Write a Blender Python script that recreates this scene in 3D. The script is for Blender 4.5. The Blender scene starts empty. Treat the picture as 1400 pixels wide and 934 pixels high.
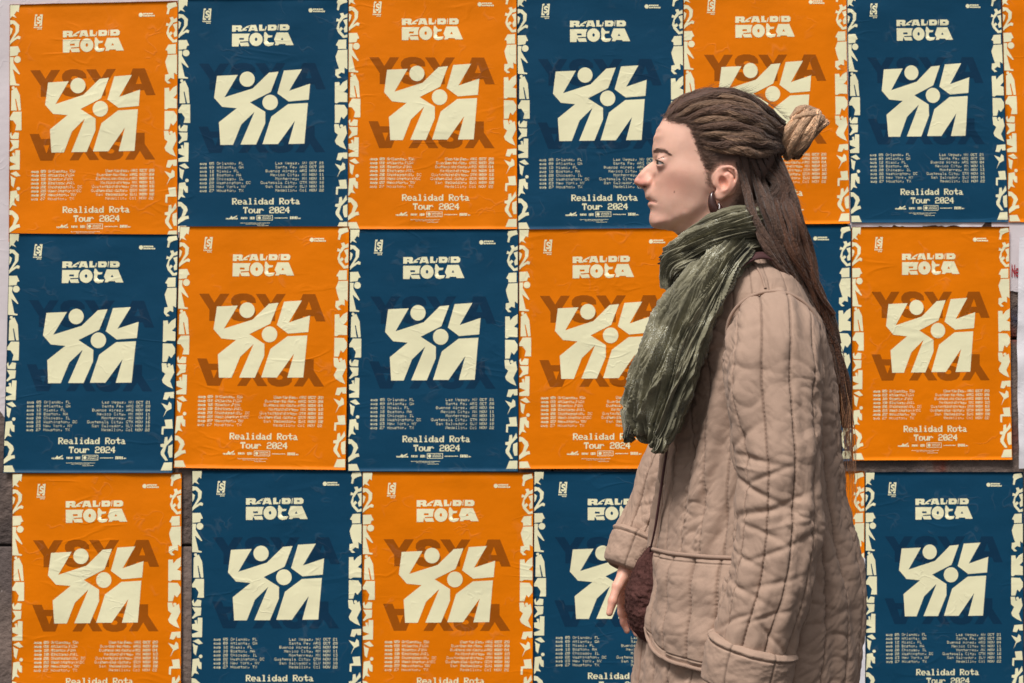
import bpy, bmesh, math, random
import numpy as np
from mathutils import Vector, geometry

# ------------------------------------------------------------ camera, sky, sun, exposure
SC = bpy.context.scene
FPX, ZC, DM, DW = 2210.0, 1.27, 2.6, 4.0      # focal length in photo pixels, lens height, metres to the walker, metres to the wall
cam_d = bpy.data.cameras.new('camera'); cam = bpy.data.objects.new('camera', cam_d)
SC.collection.objects.link(cam); SC.camera = cam
cam.location = (0, 0, ZC); cam.rotation_euler = (math.radians(90), 0, 0)
cam_d.sensor_width = 36; cam_d.lens = 36 * FPX / 1400; cam_d.dof.use_dof = True; cam_d.dof.focus_distance = DM - 0.05; cam_d.dof.aperture_fstop = 15.0; cam_d.clip_start = 0.05; cam_d.clip_end = 2000

SUN_EL, SUN_AZ = math.radians(58), math.radians(212)   # behind the camera, a little to the left
world = bpy.data.worlds.new('World'); SC.world = world; world.use_nodes = True
nt = world.node_tree; bg = nt.nodes['Background']
sky = nt.nodes.new('ShaderNodeTexSky'); sky.sky_type = 'NISHITA'; sky.sun_disc = False
sky.sun_elevation = SUN_EL; sky.sun_rotation = SUN_AZ; sky.dust_density = 4.0; sky.air_density = 1.0
hsv = nt.nodes.new('ShaderNodeHueSaturation'); hsv.inputs['Saturation'].default_value = 0.22
nt.links.new(sky.outputs[0], hsv.inputs['Color']); nt.links.new(hsv.outputs[0], bg.inputs[0])
bg.inputs[1].default_value = 0.058
sun_d = bpy.data.lights.new('sun', 'SUN'); sun_d.energy = 2.3; sun_d.angle = math.radians(17); sun_d.color = (1.0, 0.965, 0.92)
sun = bpy.data.objects.new('sun', sun_d); SC.collection.objects.link(sun)
sd = Vector((math.sin(SUN_AZ) * math.cos(SUN_EL), math.cos(SUN_AZ) * math.cos(SUN_EL), math.sin(SUN_EL)))
sun.rotation_euler = sd.to_track_quat('Z', 'Y').to_euler()
sun.location = (0, -5, 8)
SC.view_settings.view_transform = 'Standard'; SC.view_settings.look = 'None'
SC.view_settings.exposure = 0.64; SC.view_settings.gamma = 1.0; SC.view_settings.use_curve_mapping = False
SC.render.engine = 'CYCLES'
SC.render.resolution_x, SC.render.resolution_y = 1024, 683

# ------------------------------------------------------------ helpers
rng = np.random.default_rng(7)
def pt(px, py, dy=0.0):
    """photo position at a distance from the walker's mid-plane -> metres"""
    d = DM + dy
    return np.array(((px - 700) / FPX * d, d, ZC - (py - 467) / FPX * d))
def wpt(px, py, off=0.0):
    d = DW
    return np.array(((px - 700) / FPX * d, d - off, ZC - (py - 467) / FPX * d))
def pts(lst): return np.array([pt(*p) for p in lst])

_perm = np.random.default_rng(3).permutation(512)
_perm = np.concatenate([_perm, _perm, _perm])
_grad = np.random.default_rng(5).normal(size=(512, 3)); _grad /= np.linalg.norm(_grad, axis=1)[:, None]
def noise(x, y, z=0.0):
    x, y, z = np.broadcast_arrays(np.asarray(x, float), np.asarray(y, float), np.asarray(z, float))
    xi, yi, zi = np.floor(x).astype(int), np.floor(y).astype(int), np.floor(z).astype(int)
    xf, yf, zf = x - xi, y - yi, z - zi
    u, v, w = [t * t * t * (t * (t * 6 - 15) + 10) for t in (xf, yf, zf)]
    out = 0
    for dx in (0, 1):
        for dy in (0, 1):
            for dz in (0, 1):
                h = _perm[(_perm[(_perm[(xi + dx) % 512] + yi + dy) % 512] + zi + dz) % 512] % 512
                g = _grad[h]
                d = g[..., 0] * (xf - dx) + g[..., 1] * (yf - dy) + g[..., 2] * (zf - dz)
                out = out + d * (u if dx else 1 - u) * (v if dy else 1 - v) * (w if dz else 1 - w)
    return out * 1.6
def fbm(x, y, z=0.0, o=4, g=0.5):
    a, s, f = 1.0, 0, 1.0
    for k in range(o):
        s = s + a * noise(np.asarray(x) * f + 13.7 * k, np.asarray(y) * f + 5.1 * k, np.asarray(z) * f + 9.2 * k); a *= g; f *= 2.03
    return s
def ridge(x, y, z=0.0): return 1 - np.minimum(1, np.abs(noise(x, y, z)) * 2.2)
def smooth(a, b, x):
    t = np.clip((np.asarray(x, float) - a) / (b - a), 0, 1); return t * t * (3 - 2 * t)
def spline(P, n):
    """Catmull-Rom through P (k,d), n samples, roughly even in length"""
    P = np.asarray(P, float); k = len(P)
    Q = np.vstack([2 * P[0] - P[1], P, 2 * P[-1] - P[-2]])
    out = []
    for i in range(k - 1):
        p0, p1, p2, p3 = Q[i:i + 4]; t = np.linspace(0, 1, 24, endpoint=False)[:, None]
        out.append(0.5 * (2 * p1 + (p2 - p0) * t + (2 * p0 - 5 * p1 + 4 * p2 - p3) * t ** 2 + (3 * p1 - p0 - 3 * p2 + p3) * t ** 3))
    out = np.vstack(out + [P[-1:]])
    d = np.r_[0, np.cumsum(np.linalg.norm(np.diff(out[:, :3], axis=0), axis=1))]
    s = np.linspace(0, d[-1], n)
    return np.stack([np.interp(s, d, out[:, j]) for j in range(P.shape[1])], 1)
def frames(path, ref):
    T = np.gradient(path, axis=0); T /= np.linalg.norm(T, axis=1)[:, None] + 1e-12
    A = np.zeros_like(T); a = np.asarray(ref, float)
    for i in range(len(T)):
        a = a - T[i] * (a @ T[i]); a = a / (np.linalg.norm(a) + 1e-12); A[i] = a
    return T, A, np.cross(T, A)
def quads(n, m, closed_m=True, off=0):
    """faces of an n x m grid of vertices (rows n, columns m)"""
    i, j = np.meshgrid(np.arange(n - 1), np.arange(m if closed_m else m - 1), indexing='ij')
    a = i * m + j; b = i * m + (j + 1) % m; c = (i + 1) * m + (j + 1) % m; d = (i + 1) * m + j
    return np.stack([a, b, c, d], -1).reshape(-1, 4) + off
def tube(path, rad, sides=8, ref=(0, 0, 1), cap=False):
    path = np.asarray(path, float); n = len(path)
    T, A, B = frames(path, ref)
    th = np.arange(sides) * 2 * math.pi / sides
    r = np.broadcast_to(np.asarray(rad, float), (n,)) if np.ndim(rad) < 2 else rad
    r = r[:, None] if np.ndim(r) == 1 else r
    V = path[:, None] + r[..., None] * (np.cos(th)[None, :, None] * A[:, None] + np.sin(th)[None, :, None] * B[:, None])
    return V.reshape(-1, 3), quads(n, sides)
COL = SC.collection
def mesh_obj(name, V, Fq, mat, parent=None, sm=True, col=None, tris=None):
    me = bpy.data.meshes.new(name)
    V = np.asarray(V, np.float32).reshape(-1, 3)
    loops, starts, tot = [], [], 0
    for F in ([Fq] if Fq is not None and len(Fq) else []) + ([tris] if tris is not None and len(tris) else []):
        F = np.asarray(F, np.int32); k = F.shape[1]
        loops.append(F.ravel()); starts.append(tot + np.arange(len(F)) * k); tot += F.size
    loops = np.concatenate(loops); starts = np.concatenate(starts)
    me.vertices.add(len(V)); me.vertices.foreach_set('co', V.ravel())
    me.loops.add(len(loops)); me.loops.foreach_set('vertex_index', loops.astype(np.int32))
    me.polygons.add(len(starts)); me.polygons.foreach_set('loop_start', starts.astype(np.int32))
    me.update(calc_edges=True); me.validate()
    if sm: me.shade_smooth()
    if col is not None:
        at = me.color_attributes.new('tint', 'FLOAT_COLOR', 'POINT')
        c = np.ones((len(V), 4), np.float32); c[:, :3] = col; at.data.foreach_set('color', c.ravel())
    me.materials.append(mat)
    o = bpy.data.objects.new(name, me); COL.objects.link(o)
    if parent is not None: o.parent = parent
    return o
def join(parts):
    V, F, n = [], [], 0
    for v, f in parts: V.append(v); F.append(np.asarray(f) + n); n += len(v)
    return np.vstack(V), np.vstack(F)
def empty(name, loc=(0, 0, 0), parent=None):
    o = bpy.data.objects.new(name, None); COL.objects.link(o); o.empty_display_size = 0.05
    if parent is not None: o.parent = parent
    return o                                     # parts are modelled in world metres, so roots stay at the origin
def tag(o, label=None, cat=None, group=None, kind=None):
    if label: o['label'] = label
    if cat: o['category'] = cat
    if group: o['group'] = group
    if kind: o['kind'] = kind
    return o
def box(x0, x1, y0, y1, z0, z1):
    V = np.array([(x, y, z) for x in (x0, x1) for y in (y0, y1) for z in (z0, z1)], float)
    return V, np.array([(0, 1, 3, 2), (4, 6, 7, 5), (0, 4, 5, 1), (2, 3, 7, 6), (0, 2, 6, 4), (1, 5, 7, 3)])
def srgb(r, g, b): return tuple(((c / 255) / 12.92 if c / 255 < 0.04045 else ((c / 255 + 0.055) / 1.055) ** 2.4) for c in (r, g, b))

def material(name, color, rough=0.7, var=0.0, var_scale=20.0, bump=0.0, bump_scale=200.0, bump_stretch=(1, 1, 1), sheen=0.0,
             spec=0.5, tint=False, sss=0.0, bump2=None, metallic=0.0, translucent=False):
    m = bpy.data.materials.new(name); m.use_nodes = True; t = m.node_tree; N = t.nodes; L = t.links
    b = N['Principled BSDF']
    b.inputs['Roughness'].default_value = rough; b.inputs['Specular IOR Level'].default_value = spec
    b.inputs['Metallic'].default_value = metallic
    if sheen: b.inputs['Sheen Weight'].default_value = sheen; b.inputs['Sheen Roughness'].default_value = 0.5
    if sss:
        b.inputs['Subsurface Weight'].default_value = sss; b.inputs['Subsurface Radius'].default_value = (1.0, 0.35, 0.2); b.inputs['Subsurface Scale'].default_value = 0.006
    tc = N.new('ShaderNodeTexCoord'); src = None
    if tint:
        a = N.new('ShaderNodeVertexColor'); a.layer_name = 'tint'; src = a.outputs['Color']
    else:
        r = N.new('ShaderNodeRGB'); r.outputs[0].default_value = (*color, 1); src = r.outputs[0]
    if var:
        n = N.new('ShaderNodeTexNoise'); n.inputs['Scale'].default_value = var_scale; n.inputs['Detail'].default_value = 3; n.inputs['Roughness'].default_value = 0.65
        L.new(tc.outputs['Object'], n.inputs['Vector'])
        mr = N.new('ShaderNodeMapRange'); mr.inputs['From Min'].default_value = 0.25; mr.inputs['From Max'].default_value = 0.75
        mr.inputs['To Min'].default_value = 1 - var; mr.inputs['To Max'].default_value = 1 + var
        L.new(n.outputs['Fac'], mr.inputs['Value'])
        mx = N.new('ShaderNodeVectorMath'); mx.operation = 'SCALE'
        L.new(src, mx.inputs[0]); L.new(mr.outputs[0], mx.inputs['Scale']); src = mx.outputs[0]
    L.new(src, b.inputs['Base Color'])
    hs = None
    for amt, sc, st in ([(bump, bump_scale, bump_stretch)] if bump else []) + (bump2 or []):
        v = tc.outputs['Object']
        if tuple(st) != (1, 1, 1):
            mp = N.new('ShaderNodeMapping'); mp.inputs['Scale'].default_value = st; L.new(v, mp.inputs['Vector']); v = mp.outputs[0]
        n = N.new('ShaderNodeTexNoise'); n.inputs['Scale'].default_value = sc; n.inputs['Detail'].default_value = 2; L.new(v, n.inputs['Vector'])
        ml = N.new('ShaderNodeMath'); ml.operation = 'MULTIPLY_ADD'; ml.inputs[1].default_value = amt; L.new(n.outputs['Fac'], ml.inputs[0])
        if hs: L.new(hs, ml.inputs[2])
        else: ml.inputs[2].default_value = 0
        hs = ml.outputs[0]
    if hs:
        bp = N.new('ShaderNodeBump'); bp.inputs['Strength'].default_value = 1.0; bp.inputs['Distance'].default_value = 1.0
        L.new(hs, bp.inputs['Height']); L.new(bp.outputs[0], b.inputs['Normal'])
    return m

def surface_nets(F, org, h):
    s = F < 0; shp = np.array(F.shape); cell = tuple(shp - 1)
    acc = np.zeros(cell + (3,)); cnt = np.zeros(cell); cross = []
    for ax in range(3):
        sl0 = [slice(None)] * 3; sl1 = [slice(None)] * 3; sl0[ax] = slice(0, -1); sl1[ax] = slice(1, None)
        a, b = F[tuple(sl0)], F[tuple(sl1)]; cr = s[tuple(sl0)] != s[tuple(sl1)]; cross.append(cr)
        t = np.where(cr, a / np.where(cr, a - b, 1), 0)
        idx = np.indices(a.shape).astype(float); idx[ax] += t
        o = [i for i in range(3) if i != ax]
        for d0 in (0, 1):
            for d1 in (0, 1):
                sl = [slice(None)] * 3
                sl[o[0]] = slice(d0, a.shape[o[0]] - 1 + d0); sl[o[1]] = slice(d1, a.shape[o[1]] - 1 + d1)
                c = cr[tuple(sl)]; cnt += c
                for q in range(3): acc[..., q] += idx[q][tuple(sl)] * c
    m = cnt > 0; vid = -np.ones(cell, int); vid[m] = np.arange(m.sum())
    V = acc[m] / cnt[m][:, None] * h + np.asarray(org)
    faces = []
    for ax in range(3):
        I = np.argwhere(cross[ax]); o = [i for i in range(3) if i != ax]
        ok = (I[:, o[0]] > 0) & (I[:, o[1]] > 0) & (I[:, o[0]] < shp[o[0]] - 1) & (I[:, o[1]] < shp[o[1]] - 1); I = I[ok]
        q = []
        for d0, d1 in ((1, 1), (0, 1), (0, 0), (1, 0)):
            J = I.copy(); J[:, o[0]] -= d0; J[:, o[1]] -= d1; q.append(vid[J[:, 0], J[:, 1], J[:, 2]])
        q = np.stack(q, 1); fl = s[I[:, 0], I[:, 1], I[:, 2]]
        if ax == 1: fl = ~fl
        q[~fl] = q[~fl][:, ::-1]; faces.append(q)
    return V, np.vstack(faces)
def relax(V, F, it=3, lam=0.5, mu=-0.52):
    E = np.vstack([F[:, [0, 1]], F[:, [1, 2]], F[:, [2, 3]], F[:, [3, 0]]]); E = np.vstack([E, E[:, ::-1]])
    deg = np.bincount(E[:, 0], minlength=len(V))[:, None] + 1e-9
    for k in range(it):
        for f in (lam, mu):
            S = np.stack([np.bincount(E[:, 0], V[E[:, 1], q], minlength=len(V)) for q in range(3)], 1)
            V = V + f * (S / deg - V)
    return V
def smin(a, b, k):
    h = np.clip(0.5 + 0.5 * (b - a) / k, 0, 1); return b + (a - b) * h - k * h * (1 - h)
def sd_caps(X, a, b, r0, r1):
    a, b = np.asarray(a), np.asarray(b); ab = b - a
    t = np.clip(((X - a) @ ab) / (ab @ ab), 0, 1)
    return np.linalg.norm(X - a - t[..., None] * ab, axis=-1) - (r0 + (r1 - r0) * t)

# ------------------------------------------------------------ ground and wall
def ground_mat():
    m = material('paving concrete', (0.13, 0.125, 0.12), 0.9, var=0.25, var_scale=3.0, bump=0.002, bump_scale=60)
    return m
V, F = box(-60, 60, -60, DW + 0.35, -0.2, 0.0)
tag(mesh_obj('pavement', V, F, ground_mat(), sm=False), kind='structure')

M_conc = material('weathered brown concrete', srgb(110, 94, 86), 0.92, var=0.38, var_scale=9.0, bump=0.005, bump_scale=70,
                  bump2=[(0.006, 14, (1, 1, 1)), (0.0012, 320, (1, 1, 1))])
def add_stains(m):
    """old red, blue and ochre paint left on the concrete, with dark pits"""
    t = m.node_tree; N, L = t.nodes, t.links; b = N['Principled BSDF']; src = b.inputs['Base Color'].links[0].from_socket
    tc = N.new('ShaderNodeTexCoord')
    def layer(src, col, scale, lo, hi, off, xmin=None):
        mp = N.new('ShaderNodeMapping'); mp.inputs['Location'].default_value = off; L.new(tc.outputs['Object'], mp.inputs['Vector'])
        n = N.new('ShaderNodeTexNoise'); n.inputs['Scale'].default_value = scale; n.inputs['Detail'].default_value = 6; L.new(mp.outputs[0], n.inputs['Vector'])
        r = N.new('ShaderNodeMapRange'); r.inputs['From Min'].default_value = lo; r.inputs['From Max'].default_value = hi; L.new(n.outputs['Fac'], r.inputs['Value'])
        fac = r.outputs[0]
        if xmin is not None:
            sx = N.new('ShaderNodeSeparateXYZ'); L.new(tc.outputs['Object'], sx.inputs[0])
            g = N.new('ShaderNodeMath'); g.operation = 'GREATER_THAN'; g.inputs[1].default_value = xmin; L.new(sx.outputs['X'], g.inputs[0])
            mu = N.new('ShaderNodeMath'); mu.operation = 'MULTIPLY'; L.new(fac, mu.inputs[0]); L.new(g.outputs[0], mu.inputs[1]); fac = mu.outputs[0]
        mx = N.new('ShaderNodeMix'); mx.data_type = 'RGBA'; L.new(fac, mx.inputs['Factor']); L.new(src, mx.inputs[6]); mx.inputs[7].default_value = (*col, 1)
        return mx.outputs[2]
    src = layer(src, srgb(86, 74, 70), 5, 0.50, 0.60, (0, 0, 0))
    src = layer(src, srgb(112, 58, 46), 6, 0.54, 0.62, (4, 2, 1), 1.0)
    src = layer(src, srgb(66, 66, 88), 5, 0.55, 0.64, (9, 3, 7), 1.0)
    src = layer(src, srgb(40, 33, 32), 60, 0.66, 0.72, (2, 5, 1))
    src = layer(src, srgb(150, 138, 134), 90, 0.68, 0.74, (7, 1, 3))
    L.new(src, b.inputs['Base Color'])
add_stains(M_conc)
wall = empty('street_wall')
tag(wall, 'brown weathered concrete wall behind the rows of tour posters', 'wall')
xs = [-6.0, -4.1, -2.05, 0.1, 2.2, 4.3, 6.0]; zj = [0.0, 0.765, 1.277, 1.9, 2.6, 3.3]
g = 0.003
for i in range(len(xs) - 1):
    for j in range(len(zj) - 1):
        dxs = 0.0
        V, F = box(xs[i] + g, xs[i + 1] - g, DW, DW + 0.12, zj[j] + g, zj[j + 1] - g)
        o = mesh_obj('concrete_panel', V, F, M_conc, wall, sm=False)
        bv = o.modifiers.new('bevel', 'BEVEL'); bv.width = 0.004; bv.segments = 2
V, F = box(-6.0, 6.0, DW + 0.012, DW + 0.3, 0, 3.3)
mesh_obj('backing', V, F, material('dark joint mortar', srgb(52, 46, 44), 0.95), wall, sm=False)

# ------------------------------------------------------------ poster artwork in sheet units (u right, v down)
_font = {}
def _f(chars, hexs):
    h = hexs.split()
    for i, c in enumerate(chars): _font[c] = [int(h[i * 5 + k], 16) for k in range(5)]
_f(',0123456789', '00 80 70 30 00 3E 51 49 45 3E 00 42 7F 40 00 72 49 49 49 46 21 41 49 4D 33 18 14 12 7F 10 27 45 45 45 39 3C 4A 49 49 31 41 21 11 09 07 36 49 49 49 36 46 49 49 29 1E')
_f('ABCDEFGHILMNORSTVXYW', '7C 12 11 12 7C 7F 49 49 49 36 3E 41 41 41 22 7F 41 41 41 3E 7F 49 49 49 41 7F 09 09 09 01 3E 41 41 51 73 7F 08 08 08 7F 00 41 7F 41 00 7F 40 40 40 40 7F 02 1C 02 7F 7F 04 08 10 7F 3E 41 41 41 3E 7F 09 19 29 46 26 49 49 49 32 03 01 7F 01 03 1F 20 40 20 1F 63 14 08 14 63 03 04 78 04 03 3F 40 38 40 3F')
_f('abcdefghiklmnorstuvwxyJ', '20 54 54 78 40 7F 28 44 44 38 38 44 44 44 28 38 44 44 28 7F 38 54 54 54 18 00 08 7E 09 02 18 A4 A4 9C 78 7F 08 04 04 78 00 44 7D 40 00 7F 10 28 44 00 00 41 7F 40 00 7C 04 78 04 78 7C 08 04 04 78 38 44 44 44 38 7C 08 04 04 08 48 54 54 54 24 04 04 3F 44 24 3C 40 40 20 7C 1C 20 40 20 1C 3C 40 30 40 3C 44 28 10 28 44 4C 90 90 90 7C 20 40 41 3F 01')
class Art:
    def __init__(s): s.V = []; s.F = []
    def tri(s, loops):
        vl = [[Vector((x, y, 0)) for x, y in lp] for lp in loops]; n = len(s.V)
        for t in geometry.tessellate_polygon(vl): s.F.append([n + i for i in t])
        for lp in loops: s.V += [tuple(map(float, p)) for p in lp]
    def poly(s, p, hole=None, m=None):
        L = [p] + ([hole] if hole else [])
        s.tri([[m(*q) for q in lp] for lp in L])
    def disc(s, x, y, rx, ry=None, m=None, n=32):
        ry = ry or rx
        s.poly([(x + rx * math.cos(a), y + ry * math.sin(a)) for a in np.linspace(0, 2 * math.pi, n, endpoint=False)], m=m)
    def rect(s, x0, y0, x1, y1):
        n = len(s.V); s.V += [(x0, y0), (x1, y0), (x1, y1), (x0, y1)]; s.F.append([n, n + 1, n + 2]); s.F.append([n, n + 2, n + 3])
    def text(s, txt, x, y, cw, ch, bold=1.0, right=False):
        """cells cw wide (6 columns) and ch high (8 rows)"""
        if right: x = x - len(txt) * cw
        px, py = cw / 6, ch / 8
        for i, c in enumerate(txt):
            cols = _font.get(c)
            if not cols: continue
            for r in range(8):
                k = 0
                while k < 5:
                    if cols[k] >> r & 1:
                        e = k
                        while e < 5 and cols[e] >> r & 1: e += 1
                        s.rect(x + i * cw + k * px, y + r * py, x + i * cw + (e - 1 + bold) * px, y + (r + 1) * py); k = e
                    else: k += 1
    def done(s, cut=True):
        bm = bmesh.new(); vs = [bm.verts.new((x, y, 0)) for x, y in s.V]
        for f in s.F:
            try: bm.faces.new([vs[i] for i in f])
            except ValueError: pass
        if cut:
            for ax, n in ((0, 40), (1, 56)):
                for k in range(1, n):
                    co = [0, 0, 0]; no = [0, 0, 0]; co[ax] = k / n; no[ax] = 1
                    bmesh.ops.bisect_plane(bm, geom=bm.verts[:] + bm.edges[:] + bm.faces[:], plane_co=co, plane_no=no, dist=1e-6)
        bmesh.ops.triangulate(bm, faces=bm.faces[:]); bm.normal_update()
        for f in bm.faces:
            if f.normal.z > 0: f.normal_flip()       # v runs down the sheet, so the print ends up facing the street
        bm.verts.index_update()
        V = np.array([v.co[:2] for v in bm.verts]); F = np.array([[v.index for v in f.verts] for f in bm.faces]); bm.free()
        return V, F
# frame of the big emblem on the sheet
EU0, EU1, EV0, EV1 = 0.2135, 0.778, 0.3055, 0.6255
def em(ex, ey): return EU0 + (EU1 - EU0) * ex, EV0 + (EV1 - EV0) * ey
def m_emb(X, Y): return em((X - 275) / 832, (Y - 102) / 655)
def m_ghost(X, Y): return em((X - 147) / 510, (Y - 412) / 406)
def m_title(X, Y):
    x, y = 70 + X / 11.67, 20 + Y / 11.67; return em((x - 63) / 130.6, (y - 104) / 104)
EMB = [Art() for _ in range(5)]
EMB[0].poly([(300, 155), (480, 147), (365, 342), (610, 265), (750, 130), (833, 122), (765, 298), (585, 387), (718, 470), (718, 570), (640, 755), (505, 755), (625, 470), (510, 580), (440, 757), (330, 757), (317, 560), (472, 437), (345, 425), (275, 347)], m=m_emb)
EMB[1].poly([(880, 112), (1035, 102), (925, 288), (1107, 228), (1095, 367), (920, 381), (822, 310)], m=m_emb)
EMB[2].poly([(915, 404), (1088, 395), (1058, 750), (920, 752), (975, 550), (830, 752), (695, 752), (770, 512)], m=m_emb)
EMB[3].disc(561, 185, 66, m=m_emb, n=40); EMB[4].disc(760, 388, 67, m=m_emb, n=40)
ghostA = Art(); ghostB = Art()
def g_word(flip):
    ghost = ghostB if flip else ghostA
    def mp(X, Y):
        if flip: X, Y = 804 - X, 1238 - Y
        return m_ghost(X, Y)
    def gY(x): ghost.poly([(x, 378), (x + 52, 378), (x + 82, 425), (x + 112, 378), (x + 160, 378), (x + 106, 462), (x + 106, 520), (x + 57, 520), (x + 57, 462)], m=mp)
    gY(66); gY(366)
    ghost.poly([(618, 378), (683, 378), (740, 520), (690, 520), (679, 493), (620, 493), (610, 520), (562, 520)], [(633, 460), (666, 460), (650, 415)], m=mp)
    top = [(368, 425), (364, 402), (345, 384), (318, 376), (285, 376), (255, 384), (238, 402), (236, 424), (248, 444), (275, 456), (312, 464), (322, 474), (314, 484), (298, 488), (282, 483), (276, 472)]
    bot = [(228, 472), (232, 496), (252, 514), (282, 522), (318, 522), (348, 514), (367, 496), (370, 472), (358, 452), (332, 441), (292, 434), (284, 424), (290, 414), (305, 411), (320, 416), (324, 425)]
    ghost.poly(top + bot, m=mp)
g_word(False); g_word(True)
title = Art()
title.poly([(200, 262), (335, 262), (355, 275), (358, 300), (345, 318), (365, 360), (300, 360), (285, 335), (262, 335), (262, 365), (200, 365)], [(262, 295), (295, 295), (295, 312), (262, 312)], m=m_title)
title.poly([(370, 318), (440, 275), (485, 262), (480, 275), (445, 290), (470, 290), (460, 305), (430, 305), (400, 330), (440, 330), (430, 350), (352, 352)], m=m_title)
title.poly([(495, 258), (580, 258), (612, 360), (565, 360), (555, 345), (505, 345), (495, 360), (460, 360)], [(518, 322), (531, 296), (546, 322)], m=m_title)
title.poly([(630, 255), (680, 255), (680, 325), (715, 325), (715, 355), (630, 355)], m=m_title)
title.poly([(720, 348), (738, 280), (752, 284), (738, 350)], m=m_title)
title.poly([(770, 258), (890, 258), (915, 285), (905, 340), (880, 352), (770, 352)], [(825, 294), (860, 294), (860, 316), (825, 316)], m=m_title)
title.poly([(922, 345), (932, 256), (944, 258), (934, 347)], m=m_title)
title.poly([(960, 255), (1085, 255), (1115, 285), (1110, 335), (1080, 352), (960, 352)], [(1012, 292), (1052, 292), (1052, 314), (1012, 314)], m=m_title)
title.poly([(200, 398), (485, 398), (462, 450), (460, 520), (330, 528), (330, 545), (455, 540), (475, 600), (345, 600), (312, 545), (305, 605), (200, 605)], [(315, 468), (390, 468), (390, 498), (315, 498)], m=m_title)
an = np.linspace(0, 2 * math.pi, 28, endpoint=False)
title.poly([(583 + 105 * math.cos(a), 493 + 108 * math.sin(a)) for a in an], [(583 + 20 * math.cos(a), 492 + 28 * math.sin(a)) for a in an], m=m_title)
title.poly([(705, 440), (715, 375), (735, 372), (780, 430), (845, 430), (835, 460), (770, 470), (758, 510), (790, 550), (875, 545), (850, 590), (780, 605), (730, 590), (705, 555), (712, 470)], m=m_title)
title.poly([(910, 385), (1090, 385), (1180, 590), (1060, 590), (1045, 570), (950, 570), (935, 590), (880, 590), (895, 550), (868, 500)], [(976, 506), (998, 466), (1020, 506)], m=m_title)
borderL = Art(); borderR = Art()
def mL(X, Y): return max(0.003, (460 + X / 5.85 - 476) / 231), min(0.997, max(0.003, (Y / 5.85 + 12) / 327))
def mR(X, Y): return min(0.997, (220 + X / 5.85 - 13.5) / 230), min(0.997, max(0.003, (Y / 5.85 - 3) / 327))
B0 = 936
for p in [[(95, -66), (172, -66), (166, -5), (150, -16), (130, 14), (150, 40), (112, 24), (92, 44)],
          [(93, 55), (135, 62), (172, 98), (168, 150), (128, 205), (165, 183), (183, 192), (178, 212), (155, 208), (112, 238), (93, 255), (93, 225), (120, 190), (142, 150), (142, 105), (120, 85), (93, 95)],
          [(93, 112), (118, 127), (110, 160), (93, 182)], [(97, 270), (162, 268), (182, 312), (165, 318), (158, 342), (97, 348)],
          [(95, 354), (128, 356), (125, 400), (178, 490), (172, 495), (120, 450), (148, 568), (175, 575), (172, 585), (95, 581)],
          [(110, 625), (150, 600), (178, 660), (188, 785), (168, 785), (147, 690), (140, 692), (155, 785), (108, 785)],
          [(125, 795), (192, 795), (192, 945), (140, 945), (150, 902), (125, 865), (98, 862), (98, 840)],
          [(95, B0 + 40), (110, B0 + 22), (115, B0 + 56), (140, B0 + 24), (172, B0 + 30), (168, B0 + 78), (125, B0 + 78), (105, B0 + 74)],
          [(100, B0 + 86), (172, B0 + 88), (168, B0 + 150), (135, B0 + 158), (105, B0 + 178), (95, B0 + 170), (125, B0 + 130)],
          [(145, B0 + 168), (180, B0 + 170), (178, B0 + 325), (100, B0 + 325), (98, B0 + 300), (150, B0 + 280), (100, B0 + 260), (95, B0 + 222), (125, B0 + 216), (117, B0 + 192), (135, B0 + 188), (140, B0 + 224)],
          [(105, B0 + 356), (150, B0 + 338), (185, B0 + 375), (155, B0 + 382), (128, B0 + 368)],
          [(105, B0 + 372), (125, B0 + 388), (145, B0 + 394), (130, B0 + 470), (112, B0 + 450), (110, B0 + 410)],
          [(105, B0 + 500), (155, B0 + 492), (160, B0 + 520), (175, B0 + 528), (175, B0 + 580), (155, B0 + 575), (140, B0 + 545), (135, B0 + 590), (155, B0 + 618), (120, B0 + 610), (100, B0 + 640), (92, B0 + 630)],
          [(95, B0 + 650), (125, B0 + 655), (165, B0 + 690), (175, B0 + 720), (150, B0 + 770), (180, B0 + 765), (185, B0 + 790), (160, B0 + 795), (120, B0 + 820), (95, B0 + 835), (95, B0 + 800), (125, B0 + 770), (140, B0 + 720), (120, B0 + 690), (95, B0 + 690)],
          [(100, B0 + 850), (165, B0 + 848), (188, B0 + 905), (100, B0 + 905)]]: borderL.poly(p, m=mL)
for x, y, r in ((158, 375, 27), (125, 602, 12), (168, B0 + 478, 14)): borderL.disc(x, y, r, m=mL, n=18)
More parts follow.
